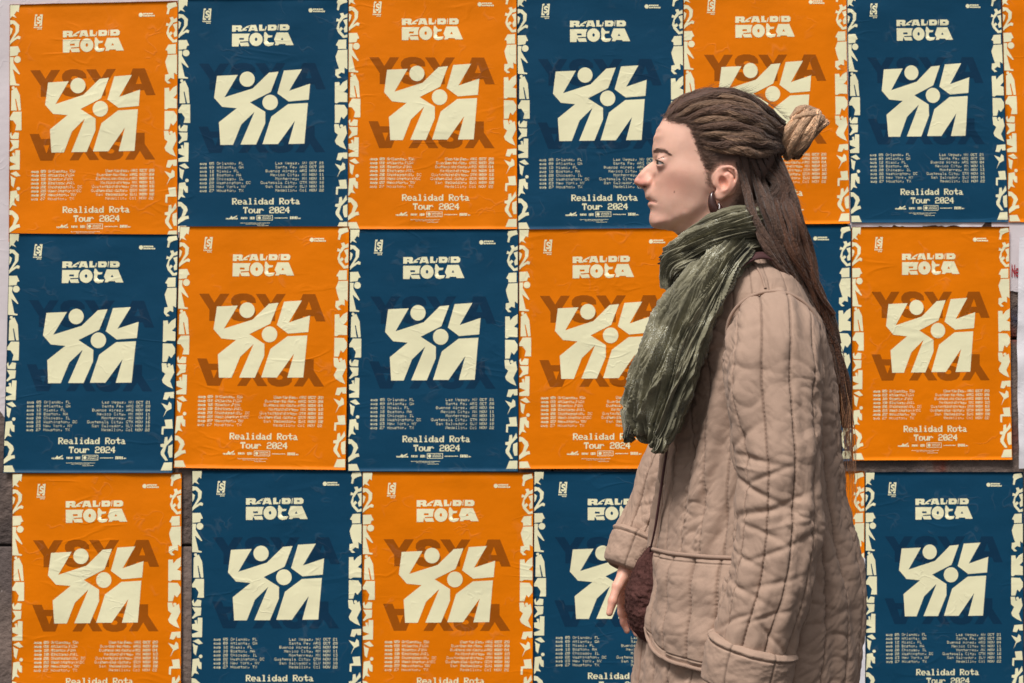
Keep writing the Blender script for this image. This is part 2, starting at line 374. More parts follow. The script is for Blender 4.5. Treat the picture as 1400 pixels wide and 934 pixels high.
for p in [[(60, 36), (125, 28), (134, 60), (100, 70), (75, 85), (65, 125), (50, 120), (58, 75), (50, 60)],
          [(75, 150), (100, 145), (110, 165), (135, 150), (135, 182), (105, 190), (70, 235), (68, 275), (85, 260), (100, 275), (80, 295), (110, 330), (134, 320), (134, 345), (100, 350), (60, 305), (48, 270), (65, 215), (45, 215), (50, 190), (70, 200), (85, 175)],
          [(100, 205), (134, 195), (134, 300), (112, 306), (104, 275), (120, 250)],
          [(65, 365), (125, 362), (125, 438), (60, 440), (58, 415), (42, 408)],
          [(60, 448), (134, 445), (134, 605), (110, 590), (112, 640), (85, 630), (60, 650), (85, 672), (60, 675), (38, 650), (40, 605), (68, 600), (50, 545), (40, 500)],
          [(35, 710), (70, 708), (75, 740), (100, 710), (134, 690), (134, 760), (105, 790), (134, 800), (134, 872), (70, 870), (50, 882), (35, 878)],
          [(35, 892), (110, 895), (134, 930), (134, 970), (105, 1010), (85, 990), (70, 1040), (35, 1042)],
          [(30, B0 + 115), (65, B0 + 115), (75, B0 + 150), (120, B0 + 125), (132, B0 + 190), (100, B0 + 258), (125, B0 + 320), (80, B0 + 300), (45, B0 + 275), (35, B0 + 250), (60, B0 + 200), (35, B0 + 180)],
          [(62, B0 + 350), (134, B0 + 345), (134, B0 + 395), (105, B0 + 395), (100, B0 + 378), (80, B0 + 410), (48, B0 + 405)],
          [(35, B0 + 435), (85, B0 + 455), (98, B0 + 425), (115, B0 + 440), (118, B0 + 480), (80, B0 + 500), (52, B0 + 550), (75, B0 + 490)],
          [(65, B0 + 570), (125, B0 + 565), (132, B0 + 640), (60, B0 + 640), (58, B0 + 690), (42, B0 + 685), (45, B0 + 625), (75, B0 + 620)],
          [(70, B0 + 710), (90, B0 + 705), (95, B0 + 740), (125, B0 + 690), (132, B0 + 730), (85, B0 + 780), (68, B0 + 840), (100, B0 + 895), (80, B0 + 898), (42, B0 + 850), (40, B0 + 825), (60, B0 + 790), (38, B0 + 785), (38, B0 + 765), (65, B0 + 760)],
          [(100, B0 + 780), (134, B0 + 765), (134, B0 + 870), (110, B0 + 872), (98, B0 + 830)],
          [(70, B0 + 912), (134, B0 + 910), (134, B0 + 975), (45, B0 + 975)]]: borderR.poly(p, m=mR)
borderR.disc(88, B0 + 130, 13, m=mR, n=18)
# marks and lettering, measured on the middle-row blue sheet
def mP(X, Y): return (460 + X / 2.747 - 476) / 232.5, (Y / 2.747 + 310 - 313.5) / 330.5
def rectP(a, x0, y0, x1, y1): u0, v0 = mP(x0, y0); u1, v1 = mP(x1, y1); a.rect(u0, v0, u1, v1)
marks = Art(); marksB = Art()
marks.poly([(141, 50), (150, 50), (149, 56), (144, 57), (143, 87), (149, 88), (150, 94), (137, 94)], m=mP)
marks.poly([(159, 50), (170, 50), (166, 94), (157, 94), (157, 88), (161, 87), (164, 57), (159, 56)], m=mP)
marks.poly([(163, 66), (162, 60), (156, 57), (149, 60), (147, 67), (149, 72), (157, 76), (155, 80), (150, 78), (146, 78), (147, 84), (153, 87), (160, 84), (162, 77), (160, 71), (153, 68), (154, 64), (158, 66)], m=mP)
rnd = random.Random(4)
def dashes(a, x0, x1, y0, y1, mn=2.0, mx=5.0, gap=1.2):
    x = x0
    while x < x1:
        w = min(x1 - x, rnd.uniform(mn, mx)); rectP(a, x, y0 + rnd.uniform(0, 0.6), x + w, y1 - rnd.uniform(0, 0.6)); x += w + gap
dashes(marks, 136, 168, 97, 102, 3, 6); dashes(marks, 150, 166, 104, 108, 3, 5)
marksB.disc(543, 60, 8, m=mP, n=18); dashes(marksB, 552, 590, 53, 59, 4, 7); dashes(marksB, 552, 597, 61, 67, 4, 7)
small = Art()
for x0, x1, y0, y1 in ((226, 270, 860, 866), (282, 306, 857, 865), (316, 334, 856, 866), (408, 458, 859, 863), (466, 494, 855, 866), (497, 506, 860, 865)): dashes(small, x0, x1, y0, y1, 2.5, 6, 1.5)
small.poly([(238, 864), (246, 852), (252, 858), (268, 850), (266, 856), (250, 864)], m=mP)
for x0, y0, x1, y1 in ((341, 850, 401, 852), (341, 868, 401, 870), (341, 852, 343, 868), (399, 852, 401, 868)): rectP(small, x0, y0, x1, y1)
small.disc(351, 860, 6, m=mP, n=14)
dashes(small, 362, 395, 855, 858.5); dashes(small, 362, 395, 861, 864.5)
dashes(small, 281, 390, 879, 881.5, 2, 5, 1.2); dashes(small, 300, 370, 884, 886, 2, 5, 1.2); dashes(small, 343, 385, 889, 891.5, 2, 5, 1.2)
head_t = Art()
cw, ch = 255 / 13 / 2.747 / 232.5, 28 / 2.747 / 330.5
u, v = mP(249, 784); head_t.text('Realidad Rota', u, v, cw, ch, 1.6)
u, v = mP(290, 818); head_t.text('Tour 2024', u, v, cw, ch, 1.6)
left = [('05', 'Orlando, FL'), ('09', 'Atlanta, GA'), ('12', 'Miami, FL'), ('18', 'Boston, MA'), ('20', 'Chicago, IL'), ('22', 'Washington, DC'), ('23', 'New York, NY'), ('27', 'Houston, TX')]
right = [('Las Vegas, NV', 'OCT 21'), ('Santa Fe, ARG', 'OCT 28'), ('Buenos Aires, ARG', 'NOV 04'), ('Mexico City, MX', 'NOV 11'), ('Monterrey, MX', 'NOV 13'), ('Guatemala City, GTM', 'NOV 16'), ('San Salvador, SLV', 'NOV 18'), ('Medellin, Col', 'NOV 22')]
def dates(double):
    a = Art(); c1 = 9.15 / 2.747 / 232.5; h1 = 11.6 / 2.747 / 330.5
    def block(dy, dx):
        for i in range(8):
            y = 644 + 15.0 * i + dy
            if y < 640: continue
            u, v = mP(127 + dx, y); a.text('aug ' + left[i][0], u, v, c1, h1, 1.0)
            u, v = mP(192 + dx, y); a.text(left[i][1], u, v, c1, h1, 0.66)
            u, v = mP(594 + dx, y); a.text(right[i][1], u, v, c1, h1, 1.0, right=True)
            u, v = mP(530 + dx, y); a.text(right[i][0], u, v, c1, h1, 0.66, right=True)
    block(0, 0)
    if double: block(-15.0, 3.5); 
    return a
ART = {k: a.done(c) for k, a, c in (*[('emblem_%d' % k, EMB[k], True) for k in range(5)], ('ghost_a', ghostA, True), ('ghost_b', ghostB, True), ('title_lettering', title, True), ('border_ornament_left', borderL, True),
       ('border_ornament_right', borderR, True), ('corner_marks', marks, False), ('corner_marks_b', marksB, False), ('sponsor_marks', small, False), ('tour_lettering', head_t, False))}
DATES = {True: dates(True).done(False), False: dates(False).done(False)}

def paper(name, col, rough=0.5):
    m = material(name, col, rough, var=0.07, var_scale=5.0, bump=0.0008, bump_scale=16, bump_stretch=(0.7, 1, 1.5), spec=0.1,
                 bump2=[(0.00045, 60, (1, 1, 1)), (0.00006, 500, (1, 1, 1))])
    t = m.node_tree; N, L = t.nodes, t.links; b = N['Principled BSDF']; tc = N.new('ShaderNodeTexCoord')
    # thin sharp creases, as paste-soaked paper has
    def crease(scale, st, amt, lo):
        mp = N.new('ShaderNodeMapping'); mp.inputs['Scale'].default_value = st; L.new(tc.outputs['Object'], mp.inputs['Vector'])
        n = N.new('ShaderNodeTexNoise'); n.inputs['Scale'].default_value = scale; n.inputs['Detail'].default_value = 2; n.inputs['Distortion'].default_value = 0.6; L.new(mp.outputs[0], n.inputs['Vector'])
        s1 = N.new('ShaderNodeMath'); s1.operation = 'SUBTRACT'; s1.inputs[1].default_value = 0.5; L.new(n.outputs['Fac'], s1.inputs[0])
        s2 = N.new('ShaderNodeMath'); s2.operation = 'ABSOLUTE'; L.new(s1.outputs[0], s2.inputs[0])
        s3 = N.new('ShaderNodeMapRange'); s3.inputs['From Max'].default_value = 0.035; s3.inputs['To Min'].default_value = amt; s3.inputs['To Max'].default_value = 0; L.new(s2.outputs[0], s3.inputs['Value'])
        n2 = N.new('ShaderNodeTexNoise'); n2.inputs['Scale'].default_value = scale * 0.9; n2.inputs['Detail'].default_value = 0; L.new(tc.outputs['Object'], n2.inputs['Vector'])
        g2 = N.new('ShaderNodeMapRange'); g2.inputs['From Min'].default_value = lo; g2.inputs['From Max'].default_value = lo + 0.12; L.new(n2.outputs['Fac'], g2.inputs['Value'])
        mu = N.new('ShaderNodeMath'); mu.operation = 'MULTIPLY'; L.new(s3.outputs[0], mu.inputs[0]); L.new(g2.outputs[0], mu.inputs[1])
        return mu.outputs[0]
    f1 = crease(7, (0.6, 1, 1.6), 0.00045, 0.53); f2 = crease(17, (1, 1, 1.2), 0.00035, 0.55)
    bp = b.inputs['Normal'].links[0].from_node; h0 = bp.inputs['Height'].links[0].from_socket
    for f in (f1, f2):
        ad = N.new('ShaderNodeMath'); ad.operation = 'ADD'; L.new(h0, ad.inputs[0]); L.new(f, ad.inputs[1]); h0 = ad.outputs[0]
    L.new(h0, bp.inputs['Height'])
    src = b.inputs['Base Color'].links[0].from_socket
    sc = N.new('ShaderNodeMath'); sc.operation = 'MULTIPLY'; sc.inputs[1].default_value = 70; L.new(f2, sc.inputs[0])
    mx = N.new('ShaderNodeMix'); mx.data_type = 'RGBA'; mx.inputs[7].default_value = (0.7, 0.68, 0.62, 1); L.new(sc.outputs[0], mx.inputs['Factor']); L.new(src, mx.inputs[6]); L.new(mx.outputs[2], b.inputs['Base Color'])
    return m
M_or = paper('orange printed paper', srgb(229, 121, 0)); M_bl = paper('blue printed paper', srgb(18, 66, 94), 0.45)
M_cr = paper('cream ink', srgb(240, 234, 194)); M_go = paper('brown ghost ink', srgb(158, 82, 10)); M_gb = paper('dark blue ghost ink', srgb(17, 52, 78), 0.45)
M_wh = paper('bare white paper', srgb(226, 222, 226), 0.7)

def sheet_map(c, seed, off, amp=1.0):
    TL, TR, BR, BL = [np.array(q, float) for q in c]
    def f(uv, lift):
        u, v = uv[:, 0], uv[:, 1]
        p = (1 - v)[:, None] * ((1 - u)[:, None] * TL + u[:, None] * TR) + v[:, None] * ((1 - u)[:, None] * BL + u[:, None] * BR)
        h = 0.0022 * noise(u * 3 + seed * 7.1, v * 4.2, seed) + 0.0007 * noise(u * 6 + seed, v * 11, seed * 2.3) + 0.0012 * np.exp(-((v - 0.03) / 0.05) ** 2) * (noise(u * 4, v * 18, seed * 1.7) + 0.3)
        h = h + 0.0030 * (smooth(0.93, 1, v) + smooth(0.05, 0, v)) * np.maximum(0, noise(u * 6 + seed * 3, v * 2, 4.4))
        d = DW - off - amp * (h + 0.0015) - lift
        s = d / FPX                                       # a sheet pasted flat: edges stay where they are on the wall
        return np.stack([(p[:, 0] - 700) / FPX * DW, d, ZC - (p[:, 1] - 467) / FPX * DW], 1)
    return f
gu, gv = np.meshgrid(np.linspace(0, 1, 41), np.linspace(0, 1, 57)); GUV = np.stack([gu.ravel(), gv.ravel()], 1)
def sheet_mesh(fm, name, mat, parent):
    A = fm(GUV, 0.0); n, m = 57, 41
    Fq = quads(n, m, False)[:, ::-1]
    ring = np.r_[np.arange(m), np.arange(1, n) * m + m - 1, (n - 1) * m + np.arange(m - 2, -1, -1), np.arange(n - 2, 0, -1) * m]
    back = A[ring] + np.array((0, 0.0015, 0)); k = len(A)
    a, b2 = ring, np.roll(ring, -1); i = np.arange(len(ring)); j = np.roll(i, -1)
    rim = np.stack([a, b2, k + j, k + i], 1)
    return mesh_obj(name, np.vstack([A, back]), np.vstack([Fq[:, ::-1], rim]), mat, parent)
ORD = ['first', 'second', 'third', 'fourth', 'fifth', 'sixth', 'seventh']
POST = [  # row, column, orange?, corners TL TR BR BL in photo positions on the wall, label
 (0, 0, 1, [(14.5, 7), (243.5, 2), (243, 330), (13, 331)], 'orange tour poster at the top left corner, beside the pale torn paper'),
 (0, 1, 0, [(244.5, -1), (476, -3), (476, 318), (243.5, 319)], 'blue tour poster in the top row, second from the left'),
 (0, 2, 1, [(477, -12), (706, -11), (707, 314), (475.5, 314)], 'orange tour poster in the top row between two blue ones, left of the woman'),
 (0, 3, 0, [(707, -8), (933, -8), (936, 313), (708, 314.5)], 'blue tour poster in the top row that the woman\'s face stands in front of'),
 (0, 4, 1, [(934, -14), (1156, -14), (1161, 306), (935, 308)], 'orange tour poster in the top row, half hidden behind the woman\'s hair and bun'),
 (0, 5, 0, [(1157, -8), (1367, -8), (1377, 304), (1162, 305)], 'blue tour poster in the top row to the right of the woman\'s bun'),
 (0, 6, 1, [(1368, -10), (1590, -10), (1600, 304), (1378, 304)], 'orange tour poster cut off by the right edge, top row'),
 (1, 0, 0, [(15, 319.5), (245, 321), (237, 646), (6, 646)], 'blue tour poster at the left end of the middle row'),
 (1, 1, 1, [(247, 310), (478, 310), (473, 642), (239, 639)], 'slightly tilted orange tour poster in the middle row, second from the left'),
 (1, 2, 0, [(479, 313.5), (708.5, 313.5), (708, 644), (476, 644)], 'blue tour poster in the middle row between two orange ones'),
 (1, 3, 1, [(709.5, 314), (940, 312), (940, 640), (709, 640.5)], 'orange tour poster partly covered by the green scarf'),
 (1, 4, 0, [(941, 309), (1162, 308.5), (1163, 630), (941, 634)], 'blue tour poster mostly hidden behind the woman\'s back and hair'),
 (1, 5, 1, [(1163, 310.5), (1377.6, 310.5), (1381.6, 628), (1164.5, 629)], 'orange tour poster at the right end of the middle row, beside white sheets'),
 (2, 0, 1, [(18, 647), (249, 646), (248, 974), (17, 975)], 'orange tour poster at the bottom left corner with a long crease at its top'),
 (2, 1, 0, [(263.6, 642.8), (495.5, 643), (494.5, 970), (262, 970)], 'blue tour poster in the bottom row beside the strip of bare wall'),
 (2, 2, 1, [(496, 645), (729, 646), (728, 974), (495.5, 974)], 'orange tour poster in the bottom row between two blue ones'),
 (2, 3, 0, [(730, 644), (961, 645), (961, 966), (729, 966)], 'blue tour poster in the bottom row behind the woman\'s hand and bag'),
 (2, 4, 1, [(962, 645), (1181, 644), (1181, 960), (962, 962)], 'orange tour poster showing only as a sliver behind the back of the coat'),
 (2, 5, 0, [(1182, 645), (1397, 645), (1398, 960), (1182, 960)], 'blue tour poster at the bottom right corner'),
]
for i, (row, cix, orange, c, lab) in enumerate(POST):
    root = empty('tour_poster'); tag(root, lab, 'poster', 'tour posters pasted on the wall')
    off = (0.005, 0.0085, 0.0055)[row] + 0.0012 * (cix % 2)
    fm = sheet_map(c, i + 1.37, off)
    sh = sheet_mesh(fm, 'paper_sheet', M_or if orange else M_bl, root)
    for nm, part in (('ghost_a', 'ghost_lettering'), ('ghost_b', 'ghost_lettering'), ('emblem_0', 'emblem_figure'), ('emblem_1', 'emblem_figure'), ('emblem_2', 'emblem_figure'), ('emblem_3', 'emblem_disc'), ('emblem_4', 'emblem_disc'), ('title_lettering', 'title_lettering'), ('border_ornament_left', 'border_ornament'), ('border_ornament_right', 'border_ornament'),
                     ('corner_marks', 'corner_mark'), ('corner_marks_b', 'corner_mark'), ('sponsor_marks', 'sponsor_marks'), ('tour_lettering', 'tour_lettering'), ('dates', 'date_lettering')):
        uv, tr = DATES[bool(orange)] if nm == 'dates' else ART[nm]
        lift = 0.0002 if nm[:5] == 'ghost' else 0.0004
        mesh_obj(part, fm(uv, lift), None, (M_go if orange else M_gb) if nm[:5] == 'ghost' else M_cr, root, tris=tr)

# bare sheets around the posters
def bare_sheet(name, c, off, lab, mat, seed, amp=1.0, torn=None, n=40, grp=None):
    """outline c clockwise from top left in photo positions; torn = side indices with a ragged edge"""
    rr = np.random.default_rng(seed); out = []
    for k in range(len(c)):
        a, b = np.array(c[k], float), np.array(c[(k + 1) % len(c)], float)
        L_ = np.linalg.norm(b - a); m = max(2, int(L_ / 4)); t = np.linspace(0, 1, m, endpoint=False)[:, None]
        e = a + (b - a) * t; nn = np.array([-(b - a)[1], (b - a)[0]]) / L_
        j = (noise(np.arange(m) * 0.23, seed, 1.5) * 6 + rr.normal(0, 0.8, m)) if torn and k in torn else np.zeros(m)
        j[0] = 0; out.append(e + nn * j[:, None])
    out = np.vstack(out)
    bm = bmesh.new(); bm.faces.new([bm.verts.new((x, y, 0)) for x, y in out])
    lo, hi = out.min(0), out.max(0)
    for ax in (0, 1):
        for q in np.arange(lo[ax] + 8, hi[ax], 9):
            co = [0, 0, 0]; no = [0, 0, 0]; co[ax] = q; no[ax] = 1
            bmesh.ops.bisect_plane(bm, geom=bm.verts[:] + bm.edges[:] + bm.faces[:], plane_co=co, plane_no=no, dist=1e-5)
    bmesh.ops.triangulate(bm, faces=bm.faces[:]); bm.verts.index_update()
    P2 = np.array([v.co[:2] for v in bm.verts]); T = np.array([[v.index for v in f.verts] for f in bm.faces]); bm.free()
    h = amp * (0.003 * fbm(P2[:, 0] / 40, P2[:, 1] / 60, seed, 3) + 0.0015)
    W = np.stack([(P2[:, 0] - 700) / FPX * DW, DW - off - h, ZC - (P2[:, 1] - 467) / FPX * DW], 1)
    k = len(W); bk = W + np.array((0, 0.0012, 0))
    o = mesh_obj(name, np.vstack([W, bk]), None, mat, None, tris=np.vstack([T, T[:, ::-1] + k]))
    tag(o, lab, 'paper', grp); return o
M_old = paper('old pale paper', srgb(214, 204, 206), 0.8)
bare_sheet('torn_paper', [(-130, -60), (262, -60), (262, 150), (258, 318), (120, 400), (40, 470), (22, 560), (14, 575), (0, 562), (-70, 560), (-130, 590)], 0.002, 'pale torn paper layer along the left edge behind the top left poster', M_old, 3, 0.5, torn=(3, 4, 5, 6, 7, 8, 9))
bare_sheet('torn_paper', [(1355, 296), (1470, 296), (1470, 392), (1355, 396)], 0.0035, 'pale notice with red lettering at the right edge under the posters', M_old, 8, 0.5, torn=(2,))
red = Art(); 
red.text('Ne', 0, 0, 1, 1, 1.5)
rv, rt = red.done(False)
W = np.stack([(1381.8 + rv[:, 0] * 5.4 - 700) / FPX * DW, np.full(len(rv), DW - 0.0068), ZC - (362 + rv[:, 1] * 19 - 467) / FPX * DW], 1)
M_red = material('red print', srgb(160, 28, 38), 0.6)
o = mesh_obj('red_lettering', W, None, M_red, bpy.data.objects['torn_paper.001'], tris=rt)
bare_sheet('blank_sheet', [(1391, 325), (1480, 322), (1480, 640), (1390, 640), (1387.5, 480), (1390, 350)], 0.016, 'blank white sheet hanging loose at the right edge beside the orange poster', M_wh, 12, 2.0)
bare_sheet('blank_sheet', [(1398.5, 642), (1480, 642), (1480, 980), (1399, 980)], 0.012, 'white sheet at the very edge beside the bottom right blue poster', M_wh, 14, 1.0)
bare_sheet('blank_sheet', [(1152, 770), (1181, 762), (1181, 975), (1140, 975)], 0.0145, 'white paper strip low behind the back of the coat', M_wh, 17, 1.0, torn=(0, 3))
bare_sheet('paper_strip', [(1158, 296), (1352, 298), (1340, 312), (1262, 309), (1190, 313), (1159, 311)], 0.0028, 'thin torn white paper strip under the bottom edge of the top right blue poster', M_wh, 23, 0.4, torn=(2, 3, 4))
bare_sheet('paper_strip', [(1150, -30), (1166, -30), (1170, 300), (1153, 300)], 0.0026, 'narrow upright white paper edge between the orange and blue posters above the bun', M_wh, 27, 0.4)

# ------------------------------------------------------------ the walking woman: head as half-width field over the profile
person = empty('person')
tag(person, 'woman in profile with long dreadlocks, green scarf and beige quilted coat, walking left', 'person')
SIL = [(908, 160), (901, 172), (896, 183), (893.3, 194), (892, 202), (891.8, 207), (892.6, 213), (893.2, 217.3), (890.3, 221.9), (886.5, 224.8), (881.8, 228.5), (878, 232.4), (874.4, 236.6), (871.5, 240), (868.8, 243.7), (867, 247.2), (867.2, 250.2),
       (869.6, 252.9), (873.2, 254.9), (877, 257), (880, 259.6), (881.4, 262.5), (881.8, 266), (882.3, 268.8), (883, 271.2), (884.6, 273), (887.3, 274.6), (886.2, 276.6), (885.6, 279), (886.1, 281.8), (888.3, 284.6), (889.4, 288), (888.6, 292), (887.7, 297),
       (887.7, 302), (888.9, 306.5), (891.5, 310), (895.5, 312), (902, 313), (910, 313.8), (917, 315.3), (923, 318), (928, 322), (931.5, 327), (933, 334), (933, 346), (932, 360),
       (1043, 360), (1045, 340), (1046, 320), (1046, 300), (1048, 282), (1054, 262), (1062, 240), (1068, 215), (1069, 190), (1063, 165), (1050, 146), (1030, 132), (1005, 125), (980, 122.5), (955, 125), (935, 133), (919, 146)]
HW = [ # photo position, half width in cm
 (900, 186, 2.6), (903, 176, 2.5), (915, 168, 3.6), (915, 185, 4.5), (930, 175, 5.2), (930, 192, 5.6), (945, 190, 6.1), (945, 165, 5.9), (962, 180, 6.8), (962, 200, 6.8), (948, 208, 6.2), (930, 208, 5.6), (918, 207, 5.1), (908, 206.5, 4.2), (899, 206.5, 2.85), (894.6, 205, 1.5),
 (896, 213, 1.9), (896, 219, 1.35), (899.5, 222, 2.05), (903, 215, 3.4), (907, 222, 3.7), (903, 224, 3.1), (911, 216, 4.4), (915, 223, 4.75), (922, 216, 5.25), (935, 222, 5.95), (950, 224, 6.35), (965, 222, 6.75),
 (891, 224.5, 0.75), (887, 229, 0.75), (882, 233, 0.72), (893, 228.5, 1.25), (889, 236, 1.08), (884, 240, 0.98), (878, 240, 0.78), (872.5, 244, 0.52), (872, 249, 0.66), (877, 246, 0.86), (876.5, 251.5, 0.95),
 (883, 246.5, 1.28), (886, 248.5, 1.68), (889, 250, 1.72), (883, 251.5, 1.45), (886.5, 253.5, 1.5), (890.5, 245, 1.55), (893.5, 247.5, 1.68), (893.5, 252.5, 1.85), (896, 242, 2.05), (897.5, 248, 2.55), (884, 256, 1.05),
 (895, 235.5, 2.0), (899, 231, 2.5), (903, 234, 3.35), (909, 230, 4.1), (909, 239, 4.2), (918, 234, 5.2), (920, 244, 5.15), (932, 238, 5.95), (946, 238, 6.4), (958, 236, 6.6), (968, 240, 6.7),
 (900, 256, 2.9), (907, 256, 3.75), (918, 258, 4.7), (932, 258, 5.45), (948, 258, 5.95), (964, 256, 6.3),
 (885.5, 262, 1.1), (890, 262, 1.75), (895, 263, 2.25), (887, 268.5, 1.25), (891, 270, 1.75), (889.5, 274.8, 1.25), (893.3, 275.6, 1.85), (897.2, 276.4, 2.4), (890, 279, 1.5), (894, 280.5, 2.0), (901, 273, 2.95), (903, 280, 3.05), (910, 272, 3.9), (910, 284, 3.65), (922, 273, 4.75), (922, 287, 4.4), (936, 274, 5.2), (936, 286, 4.95), (950, 272, 5.6), (962, 268, 5.85),
 (892, 287, 1.25), (896, 288, 1.9), (892, 295, 1.35), (892, 303, 1.35), (897, 297, 2.05), (898, 306, 2.05), (905, 294, 2.9), (906, 305, 2.75), (915, 296, 3.65), (916, 305, 3.2), (926, 298, 4.2), (938, 293, 4.8), (950, 285, 5.25), (961, 277, 5.55), (968, 268, 5.75),
 (905, 311, 1.5), (916, 311.5, 2.0), (928, 307, 3.0), (940, 303, 3.9), (953, 296, 4.55), (964, 289, 4.95), (929, 316, 1.95), (938, 314, 2.9), (950, 310, 3.9), (940, 326, 2.55), (955, 325, 4.1), (975, 320, 5.1), (995, 318, 5.4), (1015, 318, 5.1), (1032, 318, 3.9), (940, 350, 2.6), (960, 350, 4.6), (990, 350, 5.6), (1020, 350, 4.8), (1034, 350, 3.4),
 (980, 300, 5.2), (1000, 295, 5.5), (1020, 290, 5.4), (1036, 290, 3.9), (985, 278, 5.7), (1005, 270, 6.1), (1030, 262, 5.9), (1046, 258, 4.0), (980, 250, 6.6), (985, 225, 7.0), (1010, 240, 6.9), (1035, 235, 6.4), (1055, 225, 4.5),
 (985, 195, 7.2), (1010, 200, 7.5), (1035, 200, 7.0), (1056, 195, 5.0), (960, 150, 5.6), (985, 150, 6.2), (985, 172, 7.0), (1010, 165, 7.0), (1030, 160, 6.2), (1045, 170, 5.5), (940, 145, 4.2), (960, 135, 4.0), (1000, 138, 4.8), (925, 155, 3.7)]
def to_xz(px, py, W=0.0):
    d = DM - W; return ((px - 700) / FPX * d, ZC - (py - 467) / FPX * d)
_S = np.array([to_xz(*p) for p in SIL]); _nx = len(_S)
_nor = np.roll(_S, -1, 0) - np.roll(_S, 1, 0); _nor = np.stack([-_nor[:, 1], _nor[:, 0]], 1); _nor /= np.linalg.norm(_nor, axis=1)[:, None]
_cen = np.array(to_xz(980, 230)); _flip = np.sign(((_S - np.array(to_xz(985, 240))) * _nor).sum(1).sum()); _nor *= _flip
_out = _S[::3] + _nor[::3] * 0.010
CP = [(*p, 0.0) for p in _S] + [(*p, -0.00045) for p in _out] + [(*to_xz(a, b, w / 100), (w / 100) ** 2) for a, b, w in HW]
CP = np.array(CP)
def _tps(r2): return np.where(r2 > 0, r2 * np.log(r2 + 1e-18), 0)
_SCL = 10.0
def tps_fit(P, v, reg):
    P = P * _SCL; n = len(P); D = ((P[:, None] - P[None]) ** 2).sum(-1)
    A = np.zeros((n + 3, n + 3)); A[:n, :n] = _tps(D) + reg * np.eye(n); A[:n, n] = 1; A[:n, n + 1:] = P; A[n:, :n] = A[:n, n:].T
    return np.linalg.solve(A, np.r_[v, 0, 0, 0])
_w = tps_fit(CP[:, :2], CP[:, 2], 2e-4)
def W2(x, z):
    q = np.stack([np.ravel(x), np.ravel(z)], 1) * _SCL; P = CP[:, :2] * _SCL; out = np.empty(len(q))
    for a in range(0, len(q), 20000):
        b = q[a:a + 20000]; D = ((b[:, None] - P[None]) ** 2).sum(-1)
        out[a:a + 20000] = _tps(D) @ _w[:-3] + _w[-3] + b @ _w[-2:]
    return out.reshape(np.shape(x))
def head_pt(px, py, off=0.0, side=-1, flat=None):
    """point on the head's near side seen at a photo position, off metres proud of it"""
    W = 0.05
    for _ in range(6):
        x, z = to_xz(px, py, W); W = math.sqrt(max(1e-6, float(W2(np.array(x), np.array(z))))) if flat is None else flat
    d = DM - (W + off)
    x, z = (px - 700) / FPX * d, ZC - (py - 467) / FPX * d
    return np.array((x, DM + side * (W + off), z))

h = 0.0017
x0, z1 = to_xz(858, 108); x1, z0 = to_xz(1082, 366)
gx = np.arange(x0, x1, h); gy = np.arange(-0.094, 0.094 + h / 2, h); gz = np.arange(z0, z1, h)
X2, Z2 = np.meshgrid(gx, gz, indexing='ij')
w2 = W2(X2, Z2)
Fh = (gy[None, :, None] ** 2 - w2[:, None, :])
# turn the field into something close to a distance so that blends behave
gxw, gzw = np.gradient(w2, h)
Gn = np.sqrt(4 * gy[None, :, None] ** 2 + (gxw ** 2 + gzw ** 2)[:, None, :]) + 0.01
Fh = Fh / Gn
XX, YY, ZZ = np.meshgrid(gx, gy, gz, indexing='ij'); YA = np.abs(YY)
def ell(c, r, rot=0.0):
    """ellipsoid in mirrored space; c = (x, |y|, z); rot turns it in the profile plane"""
    dx, dy, dz = XX - c[0], YA - c[1], ZZ - c[2]
    if rot: dx, dz = dx * math.cos(rot) + dz * math.sin(rot), -dx * math.sin(rot) + dz * math.cos(rot)
    k = np.sqrt((dx / r[0]) ** 2 + (dy / r[1]) ** 2 + (dz / r[2]) ** 2); return (k - 1) * min(r)
def cy(px, py, W): x, z = to_xz(px, py, W); return (x, W, z)
# eyes: lids over the ball, an opening between them
EW = 0.0315; EC = np.array(cy(908.0, 222.4, EW)); ER = 0.0118
lid = np.sqrt((XX - EC[0]) ** 2 + (YA - EC[1]) ** 2 + (ZZ - EC[2]) ** 2)
Fh = smin(Fh, lid - ER - 0.0017, 0.004)
Fh = smin(Fh, ell(cy(886.2, 249.6, 0.0118), (0.0064, 0.0042, 0.0050), 0.15), 0.0028)
Fh = -smin(-Fh, ell(cy(893.6, 247.0, 0.0205), (0.0016, 0.0040, 0.0060), -0.25), 0.0035)
Fh = -smin(-Fh, ell(cy(905, 216.6, 0.0395), (0.0070, 0.0050, 0.0006), 0.25), 0.0018)
phi = np.arctan2(YA - EC[1], -(XX - EC[0])); el = np.arcsin(np.clip((ZZ - EC[2]) / (lid + 1e-9), -1, 1))
ph = (phi - math.radians(22)) / math.radians(62); el = el + math.radians(13) * ph + math.radians(1)
hi = math.radians(15) * np.clip(1 - ph ** 2, -1, 1); lo = -math.radians(15) * np.clip(1 - ph ** 2, -1, 1) - math.radians(1)
opening = np.maximum(np.maximum(el - hi, lo - el) * 0.012, lid - ER - 0.006)
Fh = np.maximum(Fh, -opening)
# upper lid crease, mouth slit, nostrils, wing crease
slit = np.full_like(Fh, 9.0)
mc = [cy(886.5, 274.7, 0.000), cy(890, 275.1, 0.0125), cy(893.6, 275.8, 0.0185), cy(897.6, 276.9, 0.0245)]
XA = np.stack([XX, YA, ZZ], -1)
sub = (slice(0, int(0.075 / h)),)
for a, b in zip(mc[:-1], mc[1:]): slit[sub] = np.minimum(slit[sub], sd_caps(XA[sub], a, b, 0.0013, 0.0012))
Fh = -smin(-Fh, slit, 0.0022)
Fh = -smin(-Fh, ell(cy(880.3, 255.6, 0.0062), (0.0052, 0.0026, 0.0026), 0.35), 0.0016)
